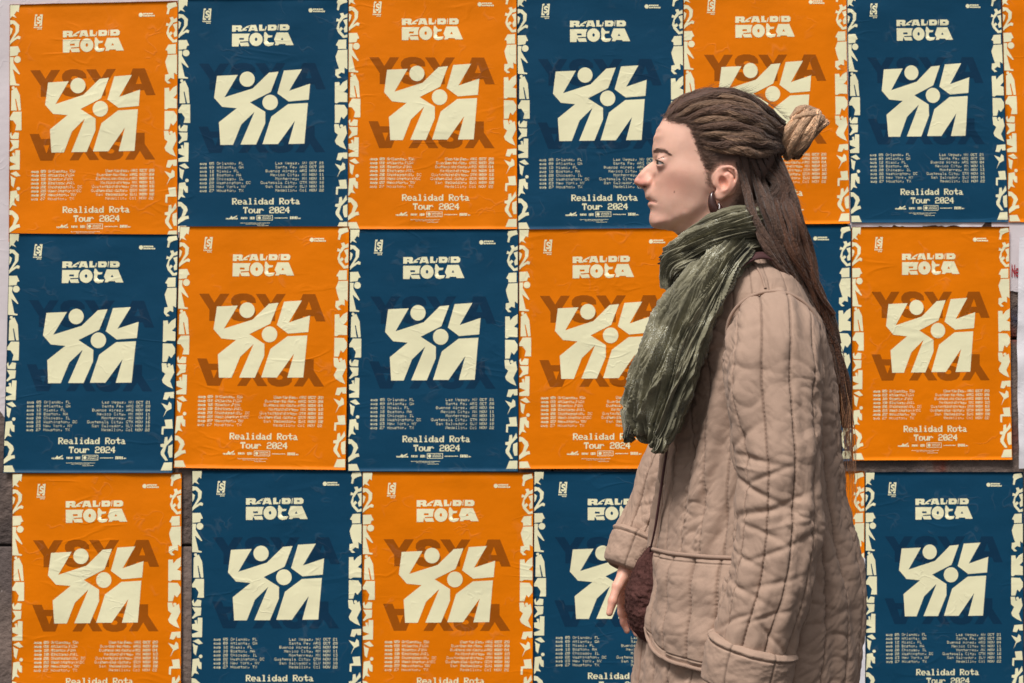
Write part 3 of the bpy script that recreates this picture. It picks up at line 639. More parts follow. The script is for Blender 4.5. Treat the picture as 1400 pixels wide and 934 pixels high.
# ears: rim, bowl, tragus and lobe
def ear_pt(px, py, o): x, z = to_xz(px, py, 0.075); return (x, o, z)
EP = [(981, 259, .0665), (977.5, 249, .068), (977, 243, .0685), (980, 236, .071), (986, 230.5, .075), (994, 228.6, .079), (1001, 230.5, .082), (1005.5, 237, .083), (1006, 246, .082), (1002, 255, .080), (996, 262, .078), (989, 268, .075), (983, 271.5, .072), (979.5, 268, .069)]
rim = spline(np.array([ear_pt(*p) for p in EP]), 30)
es = (slice(int((to_xz(966, 0, .075)[0] - x0) / h), int((to_xz(1014, 0, .075)[0] - x0) / h)), slice(None), slice(int((to_xz(0, 284, .075)[1] - z0) / h), int((to_xz(0, 220, .075)[1] - z0) / h)))
Xe = XA[es]; ear = np.full(Fh[es].shape, 9.0)
for i in range(2, len(rim) - 1):
    ear = smin(ear, sd_caps(Xe, rim[i], rim[i + 1], 0.0026, 0.0026), 0.0015)
rimc = rim[2:].mean(0)
def ell_e(c, r, rot=0.0):
    dx, dy, dz = Xe[..., 0] - c[0], Xe[..., 1] - c[1], Xe[..., 2] - c[2]
    if rot: dx, dz = dx * math.cos(rot) + dz * math.sin(rot), -dx * math.sin(rot) + dz * math.cos(rot)
    return (np.sqrt((dx / r[0]) ** 2 + (dy / r[1]) ** 2 + (dz / r[2]) ** 2) - 1) * min(r)
plate = ell_e(ear_pt(992, 249, .0735), (0.0165, 0.0065, 0.0225), 0.35)
ear = smin(ear, plate, 0.004)
ah = spline(np.array([ear_pt(*p) for p in [(1000, 243, .079), (998.5, 251, .0795), (994, 258, .079), (988, 262.5, .077)]]), 8)
for i in range(7): ear = smin(ear, sd_caps(Xe, ah[i], ah[i + 1], 0.0030, 0.0026), 0.003)
ah2 = [ear_pt(1000, 243, .079), ear_pt(994, 236.5, .078)]
ear = smin(ear, sd_caps(Xe, ah2[0], ah2[1], 0.0026, 0.002), 0.003)
ear = -smin(-ear, ell_e(ear_pt(988, 249.5, .0825), (0.0070, 0.0105, 0.0110), 0.3), 0.002)      # concha
ear = -smin(-ear, ell_e(ear_pt(1003, 240, .084), (0.0016, 0.004, 0.0085), 0.1), 0.002)        # groove inside the rim
ear = -smin(-ear, ell_e(ear_pt(991.5, 236, .081), (0.0055, 0.004, 0.0030), 0.5), 0.002)
ear = smin(ear, ell_e(ear_pt(979.5, 251, .0705), (0.0042, 0.0032, 0.0048)), 0.003)            # tragus
ear = smin(ear, ell_e(ear_pt(983.5, 266.5, .0725), (0.0062, 0.0042, 0.0075), 0.4), 0.004)     # lobe
Fh[es] = smin(Fh[es], ear, 0.003)
Vh, Fc = surface_nets(Fh, (x0, gy[0], z0), h)
Vh = relax(Vh, Fc, 3)
Vh[:, 1] += DM

# ------------------------------------------------------------ hands
def hand(wrist, fwd, side, thumb_dir, scale=1.0, curl=0.35, hh=0.0016):
    """wrist point, direction to the knuckles, direction across the palm toward the thumb, thumb_dir along the thumb"""
    wrist = np.asarray(wrist, float); f = np.asarray(fwd, float); f /= np.linalg.norm(f)
    s = np.asarray(side, float); s -= f * (s @ f); s /= np.linalg.norm(s); n = np.cross(f, s)
    caps = []
    kn = []
    for k, (o, ln, r) in enumerate(((0.030, 0.072, 0.0083), (0.0095, 0.080, 0.0086), (-0.011, 0.074, 0.0082), (-0.0295, 0.059, 0.0072))):
        base = wrist + f * (0.088 - 0.006 * abs(k - 1)) * scale + s * o * scale
        caps.append((wrist + f * 0.012 + s * o * 0.45, base, 0.0145 * scale, 0.0105 * scale))
        p = base; ang = curl * (0.55 + 0.16 * k)
        for q, fr in enumerate((0.44, 0.31, 0.25)):
            dirv = f * math.cos(ang) - n * math.sin(ang) * 1.0; e = p + dirv * ln * fr * scale
            caps.append((p, e, r * scale * (1 - 0.08 * q), r * scale * (0.93 - 0.09 * q))); p = e; ang += curl * (0.75 + 0.1 * k)
    t = np.asarray(thumb_dir, float); t /= np.linalg.norm(t)
    b0 = wrist + f * 0.018 * scale + s * 0.016 * scale; b1 = b0 + (t * 0.040 + s * 0.006) * scale
    b2 = b1 + (t * 0.9 + f * 0.30) * 0.030 * scale; b3 = b2 + (t * 0.75 + f * 0.5) * 0.023 * scale
    caps += [(b0, b1, 0.0145 * scale, 0.0115 * scale), (b1, b2, 0.0105 * scale, 0.0092 * scale), (b2, b3, 0.0092 * scale, 0.0072 * scale)]
    caps.append((wrist - f * 0.015, wrist + f * 0.01, 0.0235 * scale, 0.0235 * scale))
    A = np.array([c[0] for c in caps] + [c[1] for c in caps]); lo = A.min(0) - 0.03; hi2 = A.max(0) + 0.03
    ax = [np.arange(lo[i], hi2[i], hh) for i in range(3)]
    G = np.stack(np.meshgrid(*ax, indexing='ij'), -1); Fd = np.full(G.shape[:3], 9.0)
    for i, c in enumerate(caps):
        a, b, r0, r1 = c
        m0 = np.maximum(0, ((np.minimum(a, b) - 0.04 - lo) / hh).astype(int)); m1 = ((np.maximum(a, b) + 0.04 - lo) / hh).astype(int)
        sl = tuple(slice(m0[q], m1[q]) for q in range(3)); d = sd_caps(G[sl], a, b, r0, r1)
        Fd[sl] = smin(Fd[sl], d, 0.0045 if i % 4 else 0.010)
    V, F = surface_nets(Fd, lo, hh); return relax(V, F, 2), F
FAR_WR = pt(865, 766, 0.165)
far_hand = hand(FAR_WR, (-0.02, 0.30, -0.95), (-0.80, -0.60, 0.0), pt(834, 824, 0.13) - pt(852, 782, 0.16), 0.80, 0.34)
NEAR_WR = pt(1010, 925, -0.235)
near_hand = hand(NEAR_WR, pt(990, 1000, -0.235) - NEAR_WR, (-0.8, 0.6, 0.0), pt(965, 985, -0.2) - pt(992, 940, -0.22), 0.93, -0.3)
# ------------------------------------------------------------ the body under the clothes, one mesh with head and hands
def loft(rows, n=40, expo=2.0):
    """rows: (cx, cy, z, a, b)"""
    th = np.arange(n) * 2 * math.pi / n; R = np.array(rows)
    V = np.stack([R[:, 0:1] + R[:, 3:4] * np.cos(th), R[:, 1:2] + R[:, 4:5] * np.sin(th), np.repeat(R[:, 2:3], n, 1)], -1)
    return V.reshape(-1, 3), quads(len(R), n)[:, ::-1]
def bx(px, py): return pt(px, py)[0], pt(px, py)[2]
trunk = []
for px, py, a, b in ((990, 345, .055, .056), (992, 375, .06, .075), (1005, 400, .075, .10), (1018, 430, .09, .125), (1025, 500, .10, .13), (1028, 600, .10, .125), (1030, 700, .10, .13), (1030, 780, .115, .16), (1030, 860, .115, .165), (1030, 900, .10, .15)):
    x, z = bx(px, py); trunk.append((x, DM, z, a, b))
bp_ = [loft(trunk)]
XH = bx(1030, 860)[0]
for sy, dx in ((-1, -0.10), (1, 0.12)):
    bp_.append(loft([(XH, DM + sy * .075, .84, .095, .085), (XH + dx * .3, DM + sy * .085, .65, .078, .072), (XH + dx * .6, DM + sy * .09, .46, .058, .055), (XH + dx * .8, DM + sy * .09, .30, .056, .052), (XH + dx, DM + sy * .09, .10, .036, .034), (XH + dx, DM + sy * .09, .06, .04, .034)]))
NA = [(1050, 430, -.15), (1058, 500, -.20), (1062, 600, -.215), (1064, 660, -.22), (1058, 760, -.23), (1030, 870, -.235), (1013, 918, -.235)]
FA = [(1045, 430, .15), (1025, 500, .20), (975, 580, .22), (935, 630, .21), (895, 690, .19), (868, 745, .18), (858, 764, .175)]
for A in (NA, FA):
    p = spline(pts(A), 30); bp_.append(tube(p, np.interp(np.linspace(0, 1, 30), [0, .2, .5, .55, .75, 1], [.035, .036, .030, .026, .025, .0225]), 20))
bp_ += [far_hand, near_hand]
bv, bf = join([(Vh, Fc)] + bp_)
# skin colour: warm, redder nose, ear, cheek and lips, darker scalp under the hair
nh = len(Vh); PXY = np.stack([700 + bv[:, 0] / bv[:, 1] * FPX, 467 - (bv[:, 2] - ZC) / bv[:, 1] * FPX], 1)
skin = np.array(srgb(221, 174, 153)); tint = np.tile(skin, (len(bv), 1))
def blend(mask, col): 
    global tint
    tint = tint * (1 - mask[:, None]) + np.array(col) * mask[:, None]
def blob(x, y, rx, ry): return np.exp(-((PXY[:, 0] - x) / rx) ** 2 - ((PXY[:, 1] - y) / ry) ** 2) * (np.arange(len(bv)) < nh)
nz = fbm(bv[:, 0] * 60, bv[:, 1] * 60, bv[:, 2] * 60, 3) * 0.06
tint = tint * (1 + nz[:, None] * np.array((0.7, 1.0, 1.0)))
blend(0.6 * blob(875, 249, 14, 9), srgb(208, 118, 102)); blend(0.45 * blob(920, 250, 22, 18), srgb(216, 146, 126)); blend(0.25 * blob(905, 300, 20, 10), srgb(206, 146, 128))
blend(0.55 * blob(993, 248, 15, 22), srgb(216, 130, 106)); blend(0.35 * blob(905, 229, 9, 4), srgb(176, 122, 118)); blend(0.3 * blob(906, 217, 8, 4), srgb(182, 130, 120))
lip = smooth(0.9, 0.35, np.abs((PXY[:, 1] - (275.1 + (PXY[:, 0] - 886) * 0.17)) / (5.6 * np.clip((898.5 - PXY[:, 0]) / 12, 0.02, 1)))) * (PXY[:, 0] < 898) * (PXY[:, 0] > 878) * (np.arange(len(bv)) < nh)
blend(0.5 * lip, srgb(184, 112, 106))
ml_ = np.abs(PXY[:, 1] - np.interp(PXY[:, 0], [884, 887, 890, 893.6, 898], [274.5, 274.8, 275.2, 275.9, 277.2])); blend(0.6 * np.exp(-(ml_ / 0.8) ** 2) * smooth(899.5, 897, PXY[:, 0]) * (PXY[:, 0] > 880) * (np.arange(len(bv)) < nh), srgb(112, 62, 58))  # shade of the mouth slit painted into the skin tint
blend(0.85 * smooth(2.2, 0.6, np.hypot((PXY[:, 0] - 881.3) / 1.8, (PXY[:, 1] - 255.3) / 1.0)) * (np.arange(len(bv)) < nh), srgb(70, 30, 26))  # nostril darkened in the tint, painted shade of the hole
blend(0.30 * blob(899, 206.6, 7, 2.6) + 0.28 * blob(907.5, 207.2, 5.5, 2.2), srgb(120, 88, 76))
mole = smooth(1.5, 0.7, np.hypot(PXY[:, 0] - 922, PXY[:, 1] - 262.5)) * (np.arange(len(bv)) < nh); blend(0.8 * mole, srgb(110, 70, 60))
HL = np.array([(900, 100), (906, 160), (912, 163), (925, 164), (936, 165), (943, 170), (948, 178), (952, 188), (955, 198), (960, 212), (966, 224), (974, 229), (986, 225), (1002, 225), (1008, 234), (1008, 262), (1001, 280), (1004, 300), (1006, 330), (1090, 330), (1090, 100)], float)
def inside(P, poly):
    r = np.zeros(len(P), bool); j = len(poly) - 1
    for i in range(len(poly)):
        a, b = poly[i], poly[j]; c = ((a[1] > P[:, 1]) != (b[1] > P[:, 1])) & (P[:, 0] < (b[0] - a[0]) * (P[:, 1] - a[1]) / (b[1] - a[1] + 1e-12) + a[0]); r ^= c; j = i
    return r
def edge_dist(P, poly):
    d = np.full(len(P), 1e9)
    for i in range(len(poly)):
        a, b = poly[i], poly[(i + 1) % len(poly)]; ab = b - a; t = np.clip(((P - a) @ ab) / (ab @ ab), 0, 1); d = np.minimum(d, np.linalg.norm(P - a - t[:, None] * ab, axis=1))
    return d
ins = inside(PXY, HL); dd = edge_dist(PXY, HL) * np.where(ins, 1, -1)
earm = np.exp(-((PXY[:, 0] - 993) / 15) ** 4 - ((PXY[:, 1] - 250) / 24) ** 4) * (np.abs(bv[:, 1] - DM) > 0.071)
sc_m = smooth(-2.5, 11, dd + 3.5 + 3.5 * noise(PXY[:, 0] / 3, PXY[:, 1] / 3)) * (np.arange(len(bv)) < nh) * (1 - np.clip(earm * 1.5, 0, 1)); blend(0.93 * sc_m, srgb(70, 52, 45))
blend(0.3 * (np.arange(len(bv)) >= nh).astype(float), srgb(216, 150, 128)); hm = (np.arange(len(bv)) >= nh) * np.exp(-((PXY[:, 0] - 848) / 10) ** 2 - ((PXY[:, 1] - 853) / 16) ** 2); blend(0.5 * hm, srgb(214, 138, 116)); hm = (np.arange(len(bv)) >= nh) * np.exp(-((PXY[:, 0] - 832) / 8) ** 2 - ((PXY[:, 1] - 822) / 14) ** 2); blend(0.4 * hm, srgb(216, 146, 124))
M_skin = material('skin', skin, 0.48, bump=0.00008, bump_scale=900, spec=0.4, tint=True, sss=0.25, bump2=[(0.00016, 160, (1, 1, 1))])
body = mesh_obj('body', bv, bf, M_skin, person, col=tint)
body['label'] = 'bare face, neck and hands of the woman'
# eyes, brows, lashes
M_eye = material('eye white', srgb(212, 200, 196), 0.08); M_iris = material('iris', srgb(82, 70, 60), 0.15); M_pup = material('pupil', (0.004, 0.004, 0.004), 0.1)
M_lash = material('dark lashes', srgb(52, 38, 34), 0.6); M_brow = material('brow hair', srgb(122, 92, 80), 0.7)
for sg in (-1, 1):
    c = np.array((EC[0], DM + sg * EC[1], EC[2]))
    def cap_sphere(R, a0, a1, n=24, m=28):
        a = np.linspace(a0, a1, n); th = np.arange(m) * 2 * math.pi / m
        V = np.stack([-np.cos(a)[:, None] * np.ones(m), np.sin(a)[:, None] * np.cos(th), np.sin(a)[:, None] * np.sin(th)], -1) * R
        return (V.reshape(-1, 3) + c), quads(n, m)
    e = mesh_obj('eye', *cap_sphere(ER, 0.0, math.pi), M_eye, person)
    mesh_obj('iris', *cap_sphere(ER + 0.0004, 0.001, math.radians(36)), M_iris, e)
    mesh_obj('pupil', *cap_sphere(ER + 0.0007, 0.001, math.radians(17)), M_pup, e)
    # lashes along the upper lid
    ls = []
    for k in range(26):
        p_ = -1 + 2 * (k + 0.5) / 26; az = math.radians(22 + 62 * p_); e_ = math.radians(15) * (1 - p_ ** 2) - math.radians(13) * p_
        dv = np.array((-math.cos(e_) * math.cos(az), sg * math.cos(e_) * math.sin(az), math.sin(e_)))
        b0 = c + dv * (ER + 0.0012); out = dv * np.array((1, 1, 0.3)); L0 = 0.0040 * (0.75 + 0.4 * p_)
        pth = np.stack([b0, b0 + out * L0 * 0.5 + np.array((0, 0, -0.0003)), b0 + out * L0 + np.array((0, 0, 0.0011))])
        ls.append(tube(spline(pth, 5), np.linspace(0.00028, 0.00008, 5), 3))
    arc = np.array([c + np.array((-math.cos(e_) * math.cos(a_), sg * math.cos(e_) * math.sin(a_), math.sin(e_))) * (ER + 0.0009) for p_ in np.linspace(-1, 1, 18) for a_, e_ in [(math.radians(22 + 62 * p_), math.radians(15) * (1 - p_ ** 2) - math.radians(13) * p_)]])
    ls.append(tube(arc, 0.0007, 5))
    mesh_obj('eyelashes', *join(ls), M_lash, person)
    br = []
    for k in range(250):
        t = rng.random(); wv = rng.normal(0, 0.42)
        cxp = np.interp(t, [0, .3, .65, 1], [892.6, 898, 906.5, 915]); cyp = np.interp(t, [0, .3, .65, 1], [207.2, 205.8, 206.2, 211.5]); hw = np.interp(t, [0, .2, .7, 1], [3.0, 3.6, 2.8, 1.0])
        a = head_pt(cxp, cyp + wv * hw, -0.0003, sg); ln = rng.uniform(3.0, 5.0); dirp = np.interp(t, [0, .25, .6, 1], [-2.2, -0.9, 0.2, 0.8]) + rng.normal(0, .15)
        a2 = head_pt(cxp + ln * 0.55, cyp + wv * hw + dirp * .5, 0.0007, sg); a3 = head_pt(cxp + ln, cyp + wv * hw + dirp * 1.0, 0.0005, sg)
        br.append(tube(np.stack([a, a2, a3]), [0.00020, 0.00018, 0.00006], 3))
    mesh_obj('eyebrow', *join(br), M_brow, person)
# small jewellery
M_horn = material('dark brown horn', srgb(62, 34, 28), 0.22, var=0.3, var_scale=120, spec=0.6)
M_steel = material('polished steel', (0.55, 0.56, 0.6), 0.2, metallic=1.0)
th = np.linspace(0, 2 * math.pi, 20)
c = pt(875.6, 255.8, 0); ring = np.stack([c[0] + 0.0028 * np.cos(th), c[1] + 0.0020 * np.sin(th), c[2] + 0.0028 * np.sin(th)], 1)
mesh_obj('nose_ring', *tube(ring, 0.00065, 8, ref=(0, 1, 0)), M_steel, person)
for sg in (-1, 1):
    eo = [(975.5, 261, .0755), (973.2, 268, .077), (973.6, 277, .078), (976, 286, .078), (979.5, 291.5, .077), (983, 290, .075), (984, 284, .074), (982.5, 277, .073)]
    p = spline(np.array([(to_xz(a, b, w)[0], DM + sg * w, to_xz(a, b, w)[1]) for a, b, w in eo]), 44); t = np.linspace(0, 1, 44)
    r = 0.0014 + 0.0060 * np.sin(np.pi * np.clip(t * 1.03, 0, 1)) ** 0.8 + 0.0012 * np.exp(-((t - 0.75) / 0.12) ** 2)
    er = [tube(p, r, 14)]
    sp = spline(np.array([(to_xz(a, b, .076)[0], DM + sg * .076, to_xz(a, b, .076)[1]) for a, b in ((981, 288), (978.5, 297), (981.5, 301))]), 10); er.append(tube(sp, np.linspace(0.003, 0.0006, 10), 10))
    mesh_obj('earring', *join(er), M_horn, person)

# ------------------------------------------------------------ quilted coat
M_coat = material('beige quilted cotton', srgb(163, 137, 120), 0.85, tint=True, var=0.07, var_scale=14, bump=0.00025, bump_scale=700, sheen=0.06, spec=0.2, bump2=[(0.0009, 90, (1, 1, 0.7))])
M_pipe = material('coat edge binding', srgb(157, 131, 115), 0.85, bump=0.0003, bump_scale=500, sheen=0.05, spec=0.2)
M_lining = material('dark coat lining', srgb(60, 46, 44), 0.8)
coat = empty('quilted_coat', parent=person)
TS = np.array([ # photo height, front edge, back edge, half width (m), front roundness, back roundness
 (338, 962, 1058, .060, 2.0, 2.0), (348, 957, 1072, .078, 2.0, 2.0), (358, 950, 1082, .098, 1.9, 2.1), (370, 943, 1090, .122, 1.8, 2.2), (385, 936, 1099, .146, 1.75, 2.3), (405, 928, 1109, .163, 1.7, 2.3), (440, 919, 1126, .172, 1.7, 2.3), (500, 911, 1139, .176, 1.75, 2.3),
 (560, 908, 1146, .180, 1.8, 2.3), (611, 907, 1150, .184, 1.9, 2.3), (672, 900, 1156, .192, 2.0, 2.3), (720, 894, 1167, .200, 2.1, 2.3), (761, 889, 1177, .207, 2.2, 2.3), (800, 886, 1182, .213, 2.2, 2.3), (850, 880, 1181, .219, 2.2, 2.3), (904, 872, 1175, .225, 2.2, 2.3), (934, 867, 1171, .229, 2.2, 2.3), (1000, 857, 1168, .236, 2.2, 2.3), (1080, 848, 1168, .243, 2.2, 2.3), (1160, 840, 1172, .25, 2.2, 2.3)])
TS[:, 1] += np.interp(TS[:, 0], [338, 600, 740, 1160], [2, 3, 3, 2]); TS[:, 2] -= np.interp(TS[:, 0], [338, 420, 600, 1160], [3, 12, 12, 12])
def torso_row(py): return [np.interp(py, TS[:, 0], TS[:, k]) for k in range(1, 6)]
def quilt(s, v, seed, depth=0.0032, puck=1.0):
    """s = position across in stitch spacings, v = position along in metres; relief in metres"""
    fr = s - np.floor(s); ch = np.floor(s)
    dist = np.minimum(fr, 1 - fr)                                   # 0 on the seam
    sg = np.where(fr < 0.5, 1.0, -1.0)
    puff = 0.55 * (1 - np.exp(-dist * 16.0)) + 0.45 * (1 - np.exp(-dist * 6.0))
    hgt = depth * puff * (1.0 + 0.3 * noise(ch * 3.7, v * 7, seed))
    gate = 0.45 + 1.0 * np.clip(noise(s * 0.45, v * 5, seed + 4) + 0.3, 0, 1)
    # soft wrinkles lying across the channels, with short puckers leaving each seam
    wr = noise(v * 25 + 0.5 * noise(s * 0.8, v * 8, seed + 1), s * 0.62, seed + 2); wr2 = noise(v * 44 + s * 0.35, s * 1.25, seed + 6)
    p1 = noise(v * 62 + sg * dist * 3.0 + ch * 9.1, dist * 2.0, seed + 3); p2 = noise(v * 120 + ch * 4.7, dist * 3.0, seed + 5)
    hgt = hgt + puck * gate * (0.0030 * (np.minimum(np.abs(wr) * 1.6, 0.6) - 0.3) + 0.0020 * (np.minimum(np.abs(wr2) * 1.5, 0.6) - 0.3) + 0.0020 * (np.minimum(np.abs(p1) * 1.5, 0.6) - 0.3) * np.exp(-(dist / 0.40) ** 2) + 0.0006 * p2 * np.exp(-(dist / 0.25) ** 2))
    hgt = hgt + 0.0030 * fbm(s * 0.9, v * 9, seed + 11, 2)
    return hgt - 0.0022 * np.exp(-(dist / 0.036) ** 2) * (0.75 + 0.25 * np.cos(v * 2 * math.pi / 0.006))
COATC = np.array(srgb(163, 137, 120))
def seam_shade_tint(s, v, pitch=0.044):
    """shade of each seam groove painted as a darker line, in stitches"""
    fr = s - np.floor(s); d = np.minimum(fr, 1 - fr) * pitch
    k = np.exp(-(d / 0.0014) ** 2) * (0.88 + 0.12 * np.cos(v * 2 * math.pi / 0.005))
    return (COATC[None] * (1 - 0.42 * k.ravel()[:, None]))  # seam groove shade goes into the coat colour, thread itself matches the cloth
NR, NC = 620, 900
pyv = np.linspace(338, 1160, NR); th = np.concatenate([np.linspace(-0.2, math.pi, 720, endpoint=False), np.linspace(math.pi, 2 * math.pi - 0.2, 180, endpoint=False)])      # 0 = front, pi/2 = near side
def torso_base(py, th):
    xf, xb, b, nf, nb = torso_row(py)
    front = np.cos(th) > 0
    n = np.where(front, nf, nb)
    xc_px = xf + (xb - xf) * 0.52
    xc = (xc_px - 700) / FPX * DM; a = np.where(front, xc_px - xf, xb - xc_px) / FPX * DM
    cx = np.sign(np.cos(th)) * np.abs(np.cos(th)) ** (2 / n); sy = np.sign(np.sin(th)) * np.abs(np.sin(th)) ** (2 / n)
    z = ZC - (py - 467) / FPX * DM
    return np.stack([xc - a * cx, DM - b * sy, z + 0 * th], -1)
def torso_pts(py, th, extra=0.0):
    P = torso_base(py, th)
    e = 1e-3; Tt = torso_base(py, th + e) - torso_base(py, th - e); Tp = torso_base(py + 0.5, th) - torso_base(py - 0.5, th)
    n = np.cross(Tt, Tp); n /= np.linalg.norm(n, axis=-1)[..., None] + 1e-12
    c = torso_base(py, th * 0 + 0) * 0.5 + torso_base(py, th * 0 + math.pi) * 0.5
    n *= np.sign(((P - c) * n).sum(-1) + 1e-12)[..., None]
    return P, n
ARC = np.linspace(0, 2 * math.pi, 2001); _b = torso_base(np.full(2001, 650.0), ARC); _l = np.r_[0, np.cumsum(np.linalg.norm(np.diff(_b, axis=0), axis=1))]
QN = round(_l[-1] / 0.044)
def th_to_s(th): return np.interp(th % (2 * math.pi), ARC, _l) / _l[-1] * QN + 0.5
def coat_sv(py, th):
    v = (py - 338) / 850.0; return th_to_s(th), v + 0 * th
def coat_relief(py, th):
    s, v = coat_sv(py, th)
    hgt = quilt(s, v, 1.0, 0.0036, 1.5)
    # broad folds: pull from the armhole, drape over the back and hip
    hgt = hgt + 0.010 * fbm(th * 1.6 + v * 1.2, v * 2.6, 7.7, 2) * smooth(400, 480, py)
    for (p0, t0, p1, t1, wd, am) in ((455, 1.05, 640, 0.55, .10, -.010), (560, 1.15, 720, 0.75, .08, -.007), (650, 1.25, 742, 0.95, .07, -.008), (700, 2.2, 860, 2.5, .10, -.008), (520, 2.3, 700, 2.25, .09, -.009), (800, 2.0, 930, 2.25, .08, -.007), (870, 0.9, 934, 0.5, .07, -.006)):
        t = np.clip((py - p0) / (p1 - p0), 0, 1); tt = t0 + (t1 - t0) * t; fade = np.exp(-((py - (p0 + p1) / 2) / ((p1 - p0) * 0.6)) ** 4)
        hgt = hgt + am * np.exp(-((th - tt) / wd) ** 2) * fade
    return hgt * (0.25 * smooth(338, 370, py) + 0.75 * smooth(385, 460, py))
NC = QN * 30; th = np.interp((np.arange(NC) / 30.0) / QN * _l[-1], _l, ARC) + 0.0
th = np.interp((np.arange(NC) / 30.0 + 0.5) / QN * _l[-1] % _l[-1], _l, ARC); th = np.sort(th)
PY, TH = np.meshgrid(pyv, th, indexing='ij')
# denser columns on the street-facing side
Pb, Nb = torso_pts(PY, TH); rel = coat_relief(PY, TH)
mesh_obj('coat_body', Pb + Nb * rel[..., None], quads(NR, NC), M_coat, coat, col=seam_shade_tint(*coat_sv(PY, TH)))
# front edge binding of the near panel
def on_coat(py, th, off=0.0):
    py, th = np.broadcast_arrays(np.asarray(py, float), np.asarray(th, float))
    P, n = torso_pts(py, th); return P + n * (coat_relief(py, th) + off)[..., None]
pe = np.linspace(560, 1160, 220)
mesh_obj('front_binding', *tube(on_coat(pe, 0.04 + 0.012 * noise(pe / 60, 1.1, 2), 0.001), 0.0048 * (1 + 0.15 * noise(pe / 5, 3, 3)), 10), M_pipe, coat)
# patch pocket on the near front panel, with a bound edge
def th_at(px, py):
    """angle of the coat's near side seen at a photo position"""
    t = np.linspace(0.02, 2.2, 400); B = torso_base(np.full(400, float(py)), t)
    u = 700 + B[:, 0] / B[:, 1] * FPX; vv = 467 - (B[:, 2] - ZC) / B[:, 1] * FPX
    return np.interp(px, u, t)
def py_at(px, py):
    q = py
    for _ in range(4):
        t = th_at(px, q); B = torso_base(np.array([float(q)]), np.array([t]))[0]; q += (py - (467 - (B[2] - ZC) / B[1] * FPX))
    return q, th_at(px, q)
topc = [(891.5, 749), (905, 753), (925, 757.5), (950, 760), (975, 762), (1002, 763), (1030, 764), (1046, 765)]
botc = [(890.5, 856), (892, 870), (897, 884), (907, 896), (925, 906), (950, 913), (975, 918), (1000, 921), (1025, 916), (1038, 904), (1046, 880)]
tq = np.array([py_at(*p) for p in spline(np.array(topc, float), 60)]); bq = np.array([py_at(*p) for p in spline(np.array(botc, float), 80)])
sl, sr = th_to_s(max(tq[0, 1], bq[0, 1])), th_to_s(min(tq[-1, 1], bq[-1, 1]))
sg_ = np.arange(sl, sr, 1 / 30.0); tg = np.interp(sg_ - 0.5, _l / _l[-1] * QN, ARC)
ptop = np.interp(tg, np.maximum.accumulate(tq[:, 1]), tq[:, 0]); pbot = np.interp(tg, np.maximum.accumulate(bq[:, 1]), bq[:, 0])
NRg = 170; fq = np.linspace(0, 1, NRg)[:, None]
gp = ptop[None] + (pbot - ptop)[None] * fq; gt = np.repeat(tg[None], NRg, 0)
ring2 = np.vstack([np.stack([ptop, tg], 1), np.stack([pbot, tg], 1)[::-1]])
Q2 = lambda P_: np.stack([P_[..., 0], P_[..., 1] * 150.0], -1)
ed = edge_dist(Q2(np.stack([gp.ravel(), gt.ravel()], 1)), Q2(ring2)).reshape(gp.shape) / 850.0     # metres from the pocket's edge
P0, n0 = torso_pts(gp, gt)
spk = th_to_s(gt)
rel = quilt(spk, gp / 850, 21.0, 0.0036, 0.8)
edge = smooth(0.0, 0.010, ed)
broad = 0.009 * smooth(0, 0.05, ed) + 0.005 * fbm(gt * 4, gp / 60, 8.8, 2)
hem = -0.0022 * np.exp(-((ed - 0.0105) / 0.0012) ** 2)
hgt = 0.45 * coat_relief(gp, gt) + 0.008 + (rel + broad) * edge + hem
mesh_obj('pocket', P0 + n0 * hgt[..., None], quads(NRg, len(tg), False), M_coat, coat, col=seam_shade_tint(spk, gp / 850) * (1 - 0.30 * np.exp(-((ed.ravel() - 0.0105) / 0.0009) ** 2))[:, None])  # seam and hem grooves carry painted shade in the tint
pk = ring2
ringp = on_coat(pk[:, 0], pk[:, 1]) * 0; Pe, ne = torso_pts(pk[:, 0], pk[:, 1])
ringp = Pe + ne * (0.45 * coat_relief(pk[:, 0], pk[:, 1]) + 0.0095)[:, None]
ringp = spline(np.vstack([ringp, ringp[:1]])[::3], 300)
mesh_obj('pocket_binding', *tube(ringp, 0.0032 * (1 + 0.12 * noise(np.arange(300) * 0.7, 2, 2)), 10), M_pipe, coat)

